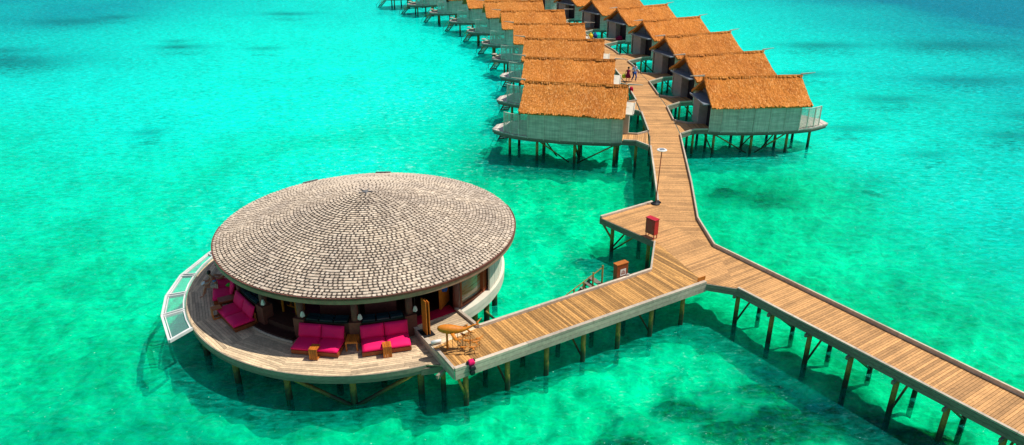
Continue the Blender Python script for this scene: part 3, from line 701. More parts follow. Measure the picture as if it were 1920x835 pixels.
# ---------------------------------------------------------------- round pavilion
pv = thing('round_pavilion', (CP[0], CP[1], 0), 0, 'round open-sided pavilion on stilts under a wide grey shingled cone roof', 'pavilion')
PVL = pv.location.copy()
def pb(m, name, mat, parent=pv, smooth=False, **k):
    o = m.build(name, mat, parent, smooth, **k)
    o.matrix_parent_inverse = Matrix.Translation(PVL).inverted() if parent == pv else Matrix.Identity(4)
    return o
RR = 7.13; ZR = 4.2; ZA = 5.92
def cz(r): return ZR + (ZA - ZR) * (1 - (r / RR) ** 1.3)
m = MB(); rings = 46
m.lathe([(RR - .02, ZR - .03)] + [(RR * k / 12, cz(RR * k / 12) - .022) for k in range(11, 0, -1)] + [(.05, ZA - .03)], CP, 96, .2)
roof = pb(m, 'roof', 'shingle')
m = MB(); rr = random.Random(5)
for k in range(rings):
    r1 = RR * (k + 1) / rings - .012; r0 = RR * k / rings + .016
    n = max(6, int(2 * PI * (r0 + r1) / 2 / .2)); ph = rr.random()
    for i in range(n):
        for part_, (f0, f1) in enumerate(((.0, .62), (.62, 1.))):
            f1 += rr.uniform(-.03, .03); t0 = 2 * PI * (i + f0 + ph + .5 * (k % 2)) / n; t1 = 2 * PI * (i + f1 + ph + .5 * (k % 2)) / n
            dark = part_ == 1 and rr.random() < .86
            r_ = rr.uniform(0.02, .27) if dark else rr.uniform(.3, 1) ** .8; h = (.010 if dark else .028) + rr.uniform(0, .012); rs = r1 - (.04 if dark else 0) + rr.uniform(-.015, .015)
            q = [(CP[0] + a * math.cos(t), CP[1] + a * math.sin(t), z) for a, t, z in ((rs, t0, cz(rs) + h), (rs, t1, cz(rs) + h), (r0, t1, cz(r0) + .01), (r0, t0, cz(r0) + .01))]
            q += [(x, y, z - h - .01) for x, y, z in q[:2]]
            m.add(q, [(0, 1, 2, 3), (0, 4, 5, 1)], r_)
o = MB.build.__get__(m)('shingles', 'shingle', roof); o.matrix_parent_inverse = roof.matrix_world.inverted() @ roof.matrix_world
m = MB(); m.arc(CP, RR - .06, RR + .03, 3.93, 4.19, -180, 180, 120, .4); pb(m, 'roof_fascia', 'brown_trim', roof)
m = MB(); m.arc(CP, RR + .02, RR + .06, 4.12, 4.215, -178, 20, 80, .3); pb(m, 'roof_trim', 'pillar_wood', roof)
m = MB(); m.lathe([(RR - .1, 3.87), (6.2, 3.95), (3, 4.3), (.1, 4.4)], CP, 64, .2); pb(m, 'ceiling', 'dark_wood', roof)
m = MB(); m.lathe([(.16, ZA - .03), (.14, ZA + .03), (.04, ZA + .06)], CP, 12, .1)
for a in range(5): m.tube((CP[0], CP[1], ZA + .03), (CP[0] + .35 * math.cos(a * 1.25), CP[1] + .35 * math.sin(a * 1.25), ZA + .02), .035, .02, 6, .1)
pb(m, 'finial', 'gable_board', roof)
for a, rr_ in ((93, 6.75), (128, 6.7)):
    p = pol(rr_, a); m = MB(); m.box((p[0], p[1], cz(rr_) + .08), (.85, .1, .05), math.radians(a + 90)); pb(m, 'roof_vent', 'gable_board', roof)
# outer deck: mitred sectors, boards laid along the rim
m = MB(); ZD = 1.6; RD = 8.66; a0 = -66; step = -20
for k in range(12):
    a = a0 + step * k; b = a + step; n_ = 5
    outer = [pol(RD, a + (b - a) * i / n_) for i in range(n_ + 1)]
    am = math.radians((a + b) / 2)
    planks(m, [pol(6.1 / math.cos(math.radians(10)), b), pol(6.1 / math.cos(math.radians(10)), a)] + outer, (math.cos(am), math.sin(am)), .125, ZD - .06, ZD, .013, 2.6)
# the strip that fills in beside the landing
q = [pol(6.2, -66), (-4.12, 26.68), (-2.75, 24.42), pol(RD, -66.0)]
planks(m, q, (math.cos(math.radians(-66)), math.sin(math.radians(-66))), .125, ZD - .06, ZD - .004, .013)
pb(m, 'deck', 'pale_deck')
m = MB()
m.arc(CP, RD - .02, RD + .045, 1.38, 1.595, -66, -306, 90, .9); m.arc(CP, RD - .1, RD - .0, 1.2, 1.37, -66, -306, 90, .3)
m.box((-2.95, 24.6, 1.3), (1.5, .1, .3), math.radians(15))
pb(m, 'rim_beam', 'fascia_wood')
m = MB(); m.arc(CP, .3, RD - .12, 1.3, 1.53, -66, -306, 60, .1); pb(m, 'subfloor', 'dark_wood')
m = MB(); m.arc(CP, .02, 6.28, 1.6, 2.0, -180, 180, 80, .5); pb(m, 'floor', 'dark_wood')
m = MB(); m.arc(CP, 6.29, 6.62, 1.72, 1.99, -43, 110, 60, .8); m.arc(CP, 6.4, 6.6, 1.45, 1.715, -43, 110, 60, .6); pb(m, 'floor_edge', 'cream_panel')
# steps to the interior
m = MB(); m.arc(CP, 6.29, 6.75, 1.61, 1.78, -129, -110, 8); m.arc(CP, 5.3, 6.27, 2.003, 2.02, -128, -109, 8); pb(m, 'step', 'dark_wood')
m = MB(); m.arc(CP, 6.755, 6.8, 1.61, 1.7, -129.5, -109.5, 8, .9); pb(m, 'step_nosing', 'kerb_wood')
PA = [-170, -149, -128, -108, -86, -65, -43]
for a in PA:
    p = pol(6.2, a); m = MB(); m.loft([(p[0], p[1], 2.0, .17), (p[0], p[1], 2.6, .165), (p[0], p[1], 3.95, .14)], 14); pb(m, 'pillar', 'pillar_wood', pv, True)
    if a != -43:
        m = MB(); m.box((p[0], p[1], 2.12), (.5, .5, 1.02), math.radians(a)); pb(m, 'pillar_base', 'pillar_wood')
for a, b in ((-212, -170), (-170, -149), (-149, -128), (-108, -86), (-86, -65)):
    m = MB(); m.arc(CP, 6.08, 6.3, 1.602, 2.55, a + 2, b - 2, 10); w_ = pb(m, 'half_wall', 'pillar_wood')
    m = MB(); m.arc(CP, 5.95, 6.38, 2.553, 2.6, a + 2.2, b - 2.2, 10); pb(m, 'ledge', 'black')
    m = MB(); n_ = 3 if b - a < 30 else 5
    for i in range(n_):
        aa = a + 2.6 + (b - a - 5.2) * (i + .5) / n_; L = 6.2 * math.radians((b - a - 5.2) / n_) - .06
        for q_, zz in ((6.27, 2.66), (6.05, 2.68)):
            p = pol(q_, aa); m.box((p[0], p[1], zz), (.17, L, .08), math.radians(aa), None, 0, .15)
    pb(m, 'bolster', 'teal_cushion')
    m = MB(); m.arc(CP, 5.1, 5.2, 2.0, 2.95, a + 3, b - 3, 10); m.arc(CP, 4.6, 5.1, 2.3, 2.42, a + 3, b - 3, 10); pb(m, 'inner_bench', 'pillar_wood')
# closed back: cream panels with gaps, brown lining inside
m = MB()
for k in range(30):
    a = -23.5 + 5.6 * k; m.arc(CP, 6.42, 6.5, 1.5, 3.93, a, a + 5.35, 3, .5 + .4 * random.random())
pb(m, 'back_wall', 'cream_panel')
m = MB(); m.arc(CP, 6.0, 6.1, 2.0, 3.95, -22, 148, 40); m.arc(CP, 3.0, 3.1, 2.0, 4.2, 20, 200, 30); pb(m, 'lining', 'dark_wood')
# glazed bay right of the entrance
m = MB(); m.arc(CP, 6.12, 6.15, 2.1, 3.86, -40.5, -25.5, 10, .5); gl = pb(m, 'window', 'glass')
m = MB()
for a, w_ in ((-41.2, .1), (-24.6, .35)): p = pol(6.2, a); m.box((p[0], p[1], 2.95), (.22, w_, 1.9), math.radians(a))
m.arc(CP, 6.05, 6.28, 2.0, 2.1, -41, -24, 10); m.arc(CP, 6.05, 6.28, 3.84, 3.95, -41, -24, 10); pb(m, 'window_frame', 'red_wood', gl)
m = MB(); p = pol(5.6, -45); m.box((p[0], p[1], 2.9), (.08, .9, 1.75), math.radians(-20)); pb(m, 'door', 'orange_wood')
m = MB(); p = pol(5.72, -46); m.soft((p[0], p[1], 3.1), (.35, .3, .5)); pb(m, 'door_wreath', 'navy_cloth')
# bar counter glimpsed inside
m = MB(); m.arc(CP, 2.6, 3.0, 2.0, 3.0, -120, -60, 14); m.arc(CP, 2.5, 3.15, 3.003, 3.06, -121, -59, 14); pb(m, 'bar_counter', 'red_wood')
for a in (-67, -77, -86, -95, -105, -115, -124, -134, -144, -158, -175, 168, 140, 100, 60, 20, -5, -20, -31, -42):
    r_ = 8.3 if a < -60 or a > 150 else 6.3
    if a in (-77, -95, -115, -134): r_ = 6.2
    if a > -60 and a < 150: r_ = 6.15
    p = pol(r_, a); m = MB(); m.loft([(p[0], p[1], -1.7, .15), (p[0], p[1], .3, .14), (p[0], p[1], 1.5, .13)], 10); pb(m, 'pile', 'pile', pv, True)
def pbr(a, b, r=.09): m = MB(); m.tube(a, b, r, r, 8); pb(m, 'brace', 'pile', pv, True)
p1 = pol(8.4, -104); p2 = pol(8.4, -86.5); p3 = pol(8.4, -67)
pbr((*p1, 1.2), (*p2, -.1)); pbr((*p3, 1.2), (p2[0] + .15, p2[1], -.1))
p = pol(6.2, -25); pbr((p[0] - .3, p[1] - .6, .55), (p[0] - 2.2, p[1] - 2, .55), .05); pbr((p[0] + .1, p[1], .9), (p[0] + .6, p[1] + .6, .0), .06)

# lagoon nets beside the deck
nt_ = thing('net_frame', (-15.7, 30, 1.55), 0, 'white curved frame with five glassy lagoon panels along the pavilion deck', 'net frame')
outer = [(9.05, 152), (9.15, 167.7), (9.42, 183.2), (9.6, 195.5), (9.7, 206.5), (9.8, 220)]; inner = [(8.74, 154), (8.74, 169), (8.74, 183), (8.74, 195), (8.74, 205.5), (8.74, 217.3)]
O_ = [pol(*q) for q in outer]; I_ = [pol(*q) for q in inner]
def beam(m, a, b, z, w_, h): u = unit(a, b); m.box(((a[0] + b[0]) / 2, (a[1] + b[1]) / 2, z), (math.dist(a, b), w_, h), math.atan2(u[1], u[0]))
bl = nt_.location.copy(); m = MB()
for k in range(5):
    beam(m, O_[k], O_[k + 1], 1.62, .1, .15); mid = [((a[0] * .88 + b[0] * .12), (a[1] * .88 + b[1] * .12)) for a, b in ((O_[k], I_[k]), (O_[k + 1], I_[k + 1]))]
    beam(m, mid[0], mid[1], 1.605, .04, .1)
    m2 = pol(8.79, inner[k][1]), pol(8.79, (inner[k][1] + inner[k + 1][1]) / 2), pol(8.79, inner[k + 1][1]); beam(m, m2[0], m2[1], 1.6, .06, .12); beam(m, m2[1], m2[2], 1.597, .06, .12)
for k in range(6):
    u = unit(O_[k], I_[k]); nx_, ny_ = -u[1] * .09, u[0] * .09
    for s in ((-1, 1) if k < 5 else (0,)): beam(m, (O_[k][0] + nx_ * s, O_[k][1] + ny_ * s), (I_[k][0] + nx_ * s, I_[k][1] + ny_ * s), 1.635 + .002 * s, .05 if k < 5 else .1, .14)
rel(m.build('beam', 'white_paint', nt_), bl)
for k in range(5):
    m = MB(); m.prism([O_[k], O_[k + 1], I_[k + 1], I_[k]], 1.60, 1.603, .5); rel(m.build('net_panel', 'net', nt_), bl)

# ---------------------------------------------------------------- furniture on the deck
def daybed(a, label, dark=False):
    p = pol(6.92, a); t = thing('daybed', (p[0], p[1], 1.6), math.radians(a + 90), label, 'daybed', 'pink daybeds on the pavilion deck')
    # local -y faces out over the water, +y is the wall
    one(lambda m: (m.box((0, 0, .13), (2.02, 1.02, .17)), m.box((0, .46, .42), (2.0, .06, .42)), [m.box((x, y, .04), (.08, .08, .08)) for x in (-.9, .9) for y in (-.4, .4)]), 'frame', 'red_wood', t)
    for s in (-.5, .5):
        one(lambda m: m.soft((s, -.06, .31), (.985, .96, .2), 0, .5), 'seat_cushion', 'pink_fabric', t, True)
        one(lambda m: m.soft((s, .38, .66), (.97, .56, .17), 0, .8, math.radians(68)), 'back_cushion', 'pink_fabric', t, True)
    return t
daybed(-98.5, 'pink double daybed in the sun beside the dark steps, left of the slatted table')
daybed(-75.5, 'pink double daybed in the sun closest to the jetty landing')
daybed(-139, 'empty magenta double daybed in roof shade left of the dark steps')
daybed(-161, 'magenta daybed with seated person on it, deepest under the left eave')
def ctable(r, a, label, rz=0):
    p = pol(r, a); t = thing('side_table', (p[0], p[1], 1.6), math.radians(a + 90) + rz, label, 'side table', 'small orange side tables in front of the daybeds')
    one(lambda m: [m.box((-.135 + .09 * i, 0, .5), (.08, .42, .035)) for i in range(4)], 'tabletop', 'orange_wood', t)
    one(lambda m: [m.box((-.135 + .09 * i, -.2, .25), (.08, .03, .465)) for i in range(4)], 'side_panel', 'orange_wood', t)
    one(lambda m: [m.box((x, .02, .035), (.05, .4, .05)) for x in (-.14, .14)], 'foot', 'orange_wood', t)
ctable(7.5, -98, 'narrow orange slatted side table before the sunlit daybed near the steps')
ctable(7.48, -75.5, 'narrow orange slatted side table before the daybed nearest the jetty')
ctable(7.55, -145, 'dark reddish side table before the shaded magenta daybed')
p = pol(6.72, -87); t = thing('slatted_table', (p[0], p[1], 1.6), math.radians(3), 'square orange slatted table between the two sunlit pink daybeds', 'table')
one(lambda m: ([m.box((-.21 + .07 * i, 0, .47), (.055, .6, .03)) for i in range(7)], m.box((0, -.3, .43), (.5, .03, .06)), m.box((0, .3, .43), (.5, .03, .06))), 'tabletop', 'orange_wood', t)
for x in (-.22, .22):
    for y in (-.27, .27): one(lambda m: m.box((x, y, .22), (.055, .055, .44)), 'leg', 'orange_wood', t)
p = pol(6.8, -150); t = thing('low_table', (p[0], p[1], 1.6), math.radians(-150), 'low oblong reddish wooden table between the two shaded magenta daybeds', 'table')
one(lambda m: m.box((0, 0, .46), (1.05, .5, .06)), 'tabletop', 'red_wood', t)
for x in (-.46, .46):
    for y in (-.2, .2): one(lambda m: m.box((x, y, .21), (.08, .08, .43)), 'leg', 'red_wood', t)
p = pol(5.2, -121); t = thing('high_table', (p[0], p[1], 2.02), math.radians(-25), 'orange wooden high table inside the pavilion behind the dark steps', 'table')
one(lambda m: (m.box((0, 0, .85), (.85, .6, .05)), m.box((0, 0, .2), (.75, .04, .05))), 'tabletop', 'orange_wood', t)
for x in (-.37, .37):
    for y in (-.25, .25): one(lambda m: m.box((x, y, .42), (.07, .07, .82)), 'leg', 'orange_wood', t)
p = pol(5.3, -113); m = MB(); m.box((0, 0, .01), (1.6, 1.3, .016)); o = m.build('rug', 'rug', None, label='dark magenta rug on the pavilion floor behind the steps', cat='rug'); o.location = (p[0] + .3, p[1] + .6, 2.025); o.rotation_euler.z = -.4
# lanterns that hang by the pillars
for a, where in ((-126, 'beside the pillar left of the steps'), (-106.3, 'beside the pillar right of the steps'), (-84, 'beside the pillar between the two sunlit daybeds'), (-63, 'beside the pillar at the entrance')):
    p = pol(6.36, a); t = thing('hanging_lantern', (p[0], p[1], 2.75), random.random(), 'small white lantern on a cord ' + where, 'lantern', 'white lanterns hanging by the pavilion pillars')
    one(lambda m: m.loft([(0, 0, 0, .1), (0, 0, .1, .09), (0, 0, .24, .04)], 4), 'shade', 'white_paint', t)
    one(lambda m: m.tube((0, 0, .24), (0, 0, 1.12), .008, .008, 5), 'cord', 'black', t)
# red carpet
m = MB(); ca, cb = pol(6.36, -44.5), pol(6.36, -64); u = unit(ca, cb)
m.prism([(ca[0], ca[1]), (cb[0], cb[1]), (cb[0] - u[1] * -.62, cb[1] + u[0] * -.62 + .0), (ca[0] - u[1] * -.62, ca[1] + u[0] * -.62)], 2.006, 2.02)
o = m.build('doormat', 'red_carpet', None, label='bright red carpet strip across the pavilion entrance', cat='carpet')
m = MB(); m.arc(CP, 5.85, 6.27, 2.003, 2.018, -63, -45, 8); m.build('patterned_mat', 'rug', None, label='dark patterned mat inside the entrance beyond the red carpet', cat='mat')
# two tall boards
t = thing('menu_stand', (-3.66, 26.15, 2.0), math.radians(-58), 'tall pair of orange wooden boards standing on a black base by the entrance', 'board stand')
one(lambda m: m.box((0, 0, .84), (.42, .04, 1.6)), 'board', 'orange_wood', t); one(lambda m: m.box((.03, .12, .82), (.42, .04, 1.55)), 'board', 'orange_wood', t)
one(lambda m: m.box((0, .05, .02), (.7, .5, .03)), 'base', 'black', t)
m = MB(); m.loft([(-.22, 0, 0, .02), (-.21, 0, 0, .08), (.21, 0, 0, .08), (.22, 0, 0, .02)], 12); o = m.build('spotlight', 'white_paint', None, True, label='white tube spotlight lying on the landing before the whale carving', cat='spotlight'); o.location = (-3.12, 25.35, 2.12); o.rotation_euler.z = .35

# ---------------------------------------------------------------- whale carving
t = thing('whale_sculpture', (-2.2, 24.9, 2.0), math.radians(4), 'carved orange whale and small fish on thin rods, casting a dark shadow', 'sculpture')
def fishbody(m, c, L, rz, fat=1, pitch=0):
    ca_, sa_ = math.cos(rz), math.sin(rz)
    prof = [(-.5, .02, .012), (-.485, .022, .05), (-.43, .015, .085), (-.34, .0, .11), (-.2, -.015, .122), (-.05, -.035, .11), (.1, -.04, .08), (.22, -.02, .05), (.34, .03, .03), (.43, .075, .02), (.5, .1, .014)]
    P = []
    for x, z, r in prof:
        zz = z + x * pitch; P.append((c[0] + x * L * ca_, c[1] + x * L * sa_, c[2] + zz * L, r * L * fat))
    m.loft(P, 12, None, 1.05)
    e = Vector(P[-1][:3]); fw = Vector((ca_, sa_, 0)); sd = Vector((-sa_, ca_, 0)); up = Vector((0, 0, 1))
    for s in (-1, 1):
        q = [e, e + sd * s * .05 * L - fw * .03 * L, e + sd * s * .19 * L + fw * .13 * L + up * .05 * L, e + sd * s * .1 * L + fw * .02 * L + up * .01 * L + fw * .04 * L, e + fw * .03 * L]
        m.add([tuple(v) for v in q] + [tuple(v + up * .015 * L) for v in q], [(0, 1, 2, 3, 4), (9, 8, 7, 6, 5), (0, 5, 6, 1), (1, 6, 7, 2), (2, 7, 8, 3), (3, 8, 9, 4), (4, 9, 5, 0)])
        b = Vector((c[0] - .2 * L * ca_, c[1] - .2 * L * sa_, c[2] - .05 * L)) + sd * s * .1 * L * fat
        q = [b, b + fw * .1 * L, b + fw * .22 * L + sd * s * .14 * L - up * .16 * L, b + fw * .12 * L + sd * s * .13 * L - up * .17 * L]
        m.add([tuple(v) for v in q] + [tuple(v + up * .012 * L + fw * .004) for v in q], [(0, 1, 2, 3), (7, 6, 5, 4), (0, 4, 5, 1), (1, 5, 6, 2), (2, 6, 7, 3), (3, 7, 4, 0)])
    b = Vector((c[0] + .2 * L * ca_, c[1] + .2 * L * sa_, c[2] + .05 * L)); q = [b - fw * .05 * L, b + fw * .06 * L, b + fw * .07 * L + up * .06 * L]
    m.add([tuple(v - sd * .008 * L) for v in q] + [tuple(v + sd * .008 * L) for v in q], [(0, 1, 2), (5, 4, 3), (0, 3, 4, 1), (1, 4, 5, 2), (2, 5, 3, 0)])
m = MB(); fishbody(m, (.0, .12, .98), 1.6, .02, 1); m.build('whale', 'carving_wood', t, True)
for x in (-.45, -.2, .0, .2): one(lambda m: m.tube((x, .12, .0), (x, .12, .9), .011, .011, 6), 'rod', 'black', t)
for x, y, z, L, rz in ((.1, -.1, .62, .5, .3), (.32, .1, .66, .46, -.5), (.5, -.05, .5, .55, .1), (.78, -.1, .48, .5, .45), (.52, .28, .7, .42, -.9), (.28, -.3, .36, .38, .1), (.66, -.3, .34, .44, .2), (.88, .1, .5, .4, .6)):
    m = MB(); fishbody(m, (x, y, z), L, rz, .75); f_ = m.build('fish', 'carving_wood', t, True)
    one(lambda m: m.tube((x, y, 0), (x, y, z), .009, .009, 6), 'rod', 'black', f_)
one(lambda m: m.tube((-.42, .1, .0), (-.42, .1, .92), .045, .045, 8), 'post', 'carving_wood', t)
one(lambda m: m.box((.2, -.02, .012), (1.3, .55, .02)), 'base', 'jetty_wood', t)
# pink and black bundle over the kerb
t = thing('float_bundle', (-1.62, 23.86, 1.95), .55, 'small pink and black bundle slung over the jetty kerb near its corner', 'bundle')
one(lambda m: m.soft((0, -.02, .2), (.26, .2, .22)), 'pink_pouch', 'pink_fabric', t, True); one(lambda m: (m.soft((-.14, 0, .2), (.1, .1, .14)), m.soft((.14, .02, .24), (.1, .1, .1)), m.soft((0, -.14, 0), (.24, .14, .2)), m.soft((-.02, -.16, -.18), (.2, .12, .2))), 'strap', 'black', t, True)

# ---------------------------------------------------------------- things on the boardwalk
eu = unit((5.06, 38.18), (7.64, 35.03)); ez = math.atan2(eu[1], eu[0])
t = thing('fire_cabinet', (7.5, 35.55, 2.0), ez, 'bright red metal cabinet on thin legs at the platform edge', 'cabinet')
one(lambda m: m.box((0, 0, .68), (.62, .32, .86)), 'body', 'red_paint', t); one(lambda m: m.box((0, 0, 1.125), (.68, .38, .03)), 'lid', 'red_paint', t)
one(lambda m: (m.box((0, -.166, .68), (.52, .012, .74)), m.box((.2, -.18, .68), (.02, .02, .12))), 'door', 'red_paint', t)
for x in (-.27, .27):
    for y in (-.12, .12): one(lambda m: m.box((x, y, .125), (.035, .035, .25)), 'leg', 'red_paint', t)
je = math.atan2(jd[1], jd[0])
t = thing('notice_box', (5.22, 31.02, 1.7), math.atan2(B[1] - A[1], B[0] - A[0]), 'brown wooden box with a white notice standing outside the jetty kerb', 'box')
one(lambda m: m.box((0, 0, .62), (.66, .28, .96)), 'body', 'red_wood', t); one(lambda m: m.box((0, 0, 1.115), (.7, .32, .03)), 'lid', 'orange_wood', t)
sg = one(lambda m: m.box((.03, -.148, .66), (.34, .012, .34)), 'notice', 'white_paint', t)
one(lambda m: [m.box((.03 + dx, -.1565, .66 + dz), (w_, .004, .016)) for dz, w_, dx in ((.1, .08, 0), (.05, .2, 0), (.02, .22, .01), (-.03, .26, 0), (-.06, .24, .01), (-.09, .25, 0))], 'notice_text', 'red_wood', sg)
def loops(m):
    for k in range(3):
        c = Vector((.27 + .02 * k, -.19 - .02 * k, .42)); P = [c + Vector((.07 * math.cos(a), 0, .13 * math.sin(a))) for a in [i * PI / 6 for i in range(13)]]
        for a, b in zip(P, P[1:]): m.tube(a, b, .012, .012, 5)
one(loops, 'rope', 'white_paint', t)
ju = unit(A, B); t = thing('stair_rail', (4.35, 30.55, 2.0), math.atan2(ju[1], ju[0]), 'sloping handrail of the water stairs beside the notice box', 'stairs')
def railing(m):
    m.tube((0, .1, .78), (-2.75, .1, -.38), .025, .025, 8)
one(railing, 'handrail', 'pile', t)
for i in range(6):
    x = -.55 * i; z = .78 - .422 * i / 1. * 1.0 * .55 / .55 * .55 / .55 if 0 else .78 - .232 * i
    one(lambda m: m.box((x, .1, z - .45), (.06, .06, .9 + (.2 if i in (0, 1) else 0))), 'post', 'pile', t)
one(lambda m: [m.box((-.25 * k - .1, .5, -.1 - .19 * k), (.26, .75, .04)) for k in range(11)], 'tread', 'fascia_wood', t)
one(lambda m: (m.box((-1.35, .14, -1.15), (3.3, .05, .16), 0, .5, 0, -.64), m.box((-1.35, .88, -1.15), (3.3, .05, .16), 0, .5, 0, -.64)), 'stringer', 'fascia_wood', t)
t = thing('lamp_post', (8.56, 40.15, 2.0), 0, 'slender solar lamp post with a white disc top at the walkway edge', 'lamp')
one(lambda m: m.tube((0, 0, .05), (.1, 0, 3.35), .035, .028, 10), 'pole', 'red_wood', t, True)
one(lambda m: (m.lathe([(.26, 0), (.26, .06), (.12, .12), (.05, .2)], (0, 0), 16), m.box((.15, .1, .06), (.35, .18, .08), .4)), 'base', 'black', t)
hd = one(lambda m: m.lathe([(.06, 3.3), (.27, 3.36), (.3, 3.39), (.27, 3.42)], (.1, 0), 24), 'lamp_head', 'white_paint', t)
one(lambda m: m.box((.1, 0, 3.43), (.26, .26, .02), .2), 'solar_panel', 'grey_metal', hd)
t = thing('wooden_sign', (9.0, 30.5, 2.1), math.atan2(.25, .42), 'small blank orange-brown board standing on the jetty kerb at the junction', 'sign')
one(lambda m: m.box((0, 0, .13), (.48, .03, .2)), 'board', 'orange_wood', t); one(lambda m: (m.box((-.18, 0, .02), (.04, .03, .08)), m.box((.18, 0, .02), (.04, .03, .08))), 'foot', 'red_wood', t)

# ---------------------------------------------------------------- people
def figure(J, R, edges, name, mat, parent, sub=2):
    me = bpy.data.meshes.new(name); ks = list(J); me.from_pydata([J[k] for k in ks], [(ks.index(a), ks.index(b)) for a, b in edges], [])
    me.materials.append(M[mat]); o = bpy.data.objects.new(name, me); col.objects.link(o); o.parent = parent
    md = o.modifiers.new('skin', 'SKIN'); md.use_smooth_shade = True
    if not me.skin_vertices: 
        bm = bmesh.new(); bm.from_mesh(me); bm.verts.layers.skin.verify(); bm.to_mesh(me); bm.free()
    for i, k in enumerate(ks):
        r = R[k]; me.skin_vertices[0].data[i].radius = r if isinstance(r, tuple) else (r, r); me.skin_vertices[0].data[i].use_root = (i == 0)
    s = o.modifiers.new('sub', 'SUBSURF'); s.levels = s.render_levels = sub
    dg = bpy.context.evaluated_depsgraph_get(); ev = o.evaluated_get(dg); nm = bpy.data.meshes.new_from_object(ev)
    o.modifiers.clear(); o.data = nm
    a = nm.attributes.new('rnd', 'FLOAT', 'FACE'); a.data.foreach_set('value', [.5] * len(nm.polygons)); 
    if not nm.materials: nm.materials.append(M[mat])
    nm.polygons.foreach_set('use_smooth', [True] * len(nm.polygons)); return o
ED = [('pel', 'wai'), ('wai', 'che'), ('che', 'nek'), ('nek', 'chin'), ('chin', 'hed'), ('hed', 'top'), ('che', 'shl'), ('shl', 'ell'), ('ell', 'wrl'), ('wrl', 'hal'), ('che', 'shr'), ('shr', 'elr'), ('elr', 'wrr'), ('wrr', 'har'),
      ('pel', 'hil'), ('hil', 'knl'), ('knl', 'anl'), ('anl', 'tol'), ('pel', 'hir'), ('hir', 'knr'), ('knr', 'anr'), ('anr', 'tor')]
RB = dict(pel=(.14, .11), wai=(.125, .09), che=(.15, .1), nek=.05, chin=.062, hed=.088, top=.055, shl=.055, ell=.04, wrl=.028, hal=.032, shr=.055, elr=.04, wrr=.028, har=.032, hil=.085, knl=.055, anl=.036, tol=.032, hir=.085, knr=.055, anr=.036, tor=.032)
def digits(J, parent):
    m = MB()
    for s in 'lr':
        w_ = Vector(J['wr' + s]); h_ = Vector(J['ha' + s]); d = (h_ - w_).normalized(); sd = d.cross(Vector((.3, .2, 1))).normalized()
        for k, L in ((-1.5, .06), (-.5, .075), (.5, .07), (1.5, .055)): a = h_ + sd * k * .016; m.loft([(*a, .009), (*(a + d * L * .6), .008), (*(a + d * L + Vector((0, 0, -.015))), .006)], 6)
        a = w_ + d * .03 + sd * .02; m.loft([(*a, .011), (*(a + sd * .04 + d * .035), .008)], 6)
    return m.build('fingers', 'skin', parent, True)
def face(J, fwd, parent, hairlen=.05):
    h = Vector(J['hed']); f = Vector(fwd).normalized(); sd = f.cross(Vector((0, 0, 1))).normalized(); m = MB()
    m.loft([(*(h + f * .075 + Vector((0, 0, .01))), .012), (*(h + f * .105 + Vector((0, 0, -.03))), .014)], 6); m.build('nose', 'skin', parent, True)
    m = MB()
    for s in (-1, 1): p = h + f * .082 + sd * s * .035 + Vector((0, 0, .012)); m.loft([(*(p - sd * .014), .006), (*p, .009), (*(p + sd * .014), .006)], 6)
    p = h + f * .084 + Vector((0, 0, -.058)); m.loft([(*(p - sd * .025), .005), (*(p + sd * .025), .005)], 6); m.build('eyes', 'hair', parent, True)
    m = MB(); n = 14
    vs = []; c = h - f * .02 + Vector((0, 0, .02))
    for i in range(7):
        t_ = i / 6 * PI * (.5 + hairlen)
        for j in range(n): q = 2 * PI * j / n; d_ = (sd * math.cos(q) * math.sin(t_) + f * math.sin(q) * math.sin(t_) * (1 if math.sin(q) < 0 or t_ < 1 else .75) + Vector((0, 0, math.cos(t_)))); vs.append(tuple(c + d_ * .112))
    m.add(vs, [(i * n + j, i * n + (j + 1) % n, (i + 1) * n + (j + 1) % n, (i + 1) * n + j) for i in range(6) for j in range(n)] + [tuple(range(6 * n, 7 * n))]); m.build('hair', 'hair', parent, True)
def cloth(J, R, keys, edges, mat, parent, name, grow=.022):
    ks = [k for k in keys]; sub = {k: J[k] for k in ks}; rr_ = {k: (tuple(q + grow for q in R[k]) if isinstance(R[k], tuple) else R[k] + grow) for k in ks}
    return figure(sub, rr_, edges, name, mat, parent, 1)
# man walking on the boardwalk (local x right, y away from camera)
t = thing('person', (11.95, 70.9, 2.0), math.radians(-150), 'person in light blue shirt and blue trousers walking on the boardwalk', 'person', 'people walking on the boardwalk')
J = dict(pel=(0, 0, .93), wai=(0, .0, 1.1), che=(0, .03, 1.35), nek=(0, .05, 1.5), chin=(0, .07, 1.57), hed=(0, .08, 1.65), top=(0, .07, 1.75), shl=(-.2, .03, 1.42), ell=(-.28, .02, 1.15), wrl=(-.3, .12, .92), hal=(-.31, .14, .85), shr=(.2, .03, 1.42), elr=(.3, -.04, 1.16), wrr=(.36, .06, .94), har=(.37, .09, .87), hil=(-.1, 0, .88), knl=(-.11, .16, .5), anl=(-.11, .06, .09), tol=(-.11, .24, .04), hir=(.1, 0, .88), knr=(.1, -.04, .48), anr=(.1, -.26, .12), tor=(.1, -.12, .04))
b_ = figure(J, RB, ED, 'body', 'skin', t)
cloth(J, RB, ['pel', 'wai', 'che', 'shl', 'ell', 'shr', 'elr'], [('pel', 'wai'), ('wai', 'che'), ('che', 'shl'), ('shl', 'ell'), ('che', 'shr'), ('shr', 'elr')], 'pale_blue', t, 'shirt')
cloth(J, RB, ['pel', 'hil', 'knl', 'hir', 'knr', 'anl', 'anr'], [('pel', 'hil'), ('hil', 'knl'), ('knl', 'anl'), ('pel', 'hir'), ('hir', 'knr'), ('knr', 'anr')], 'navy_cloth', t, 'trousers', .02)
digits(J, b_); face(J, (0, 1, 0), t)
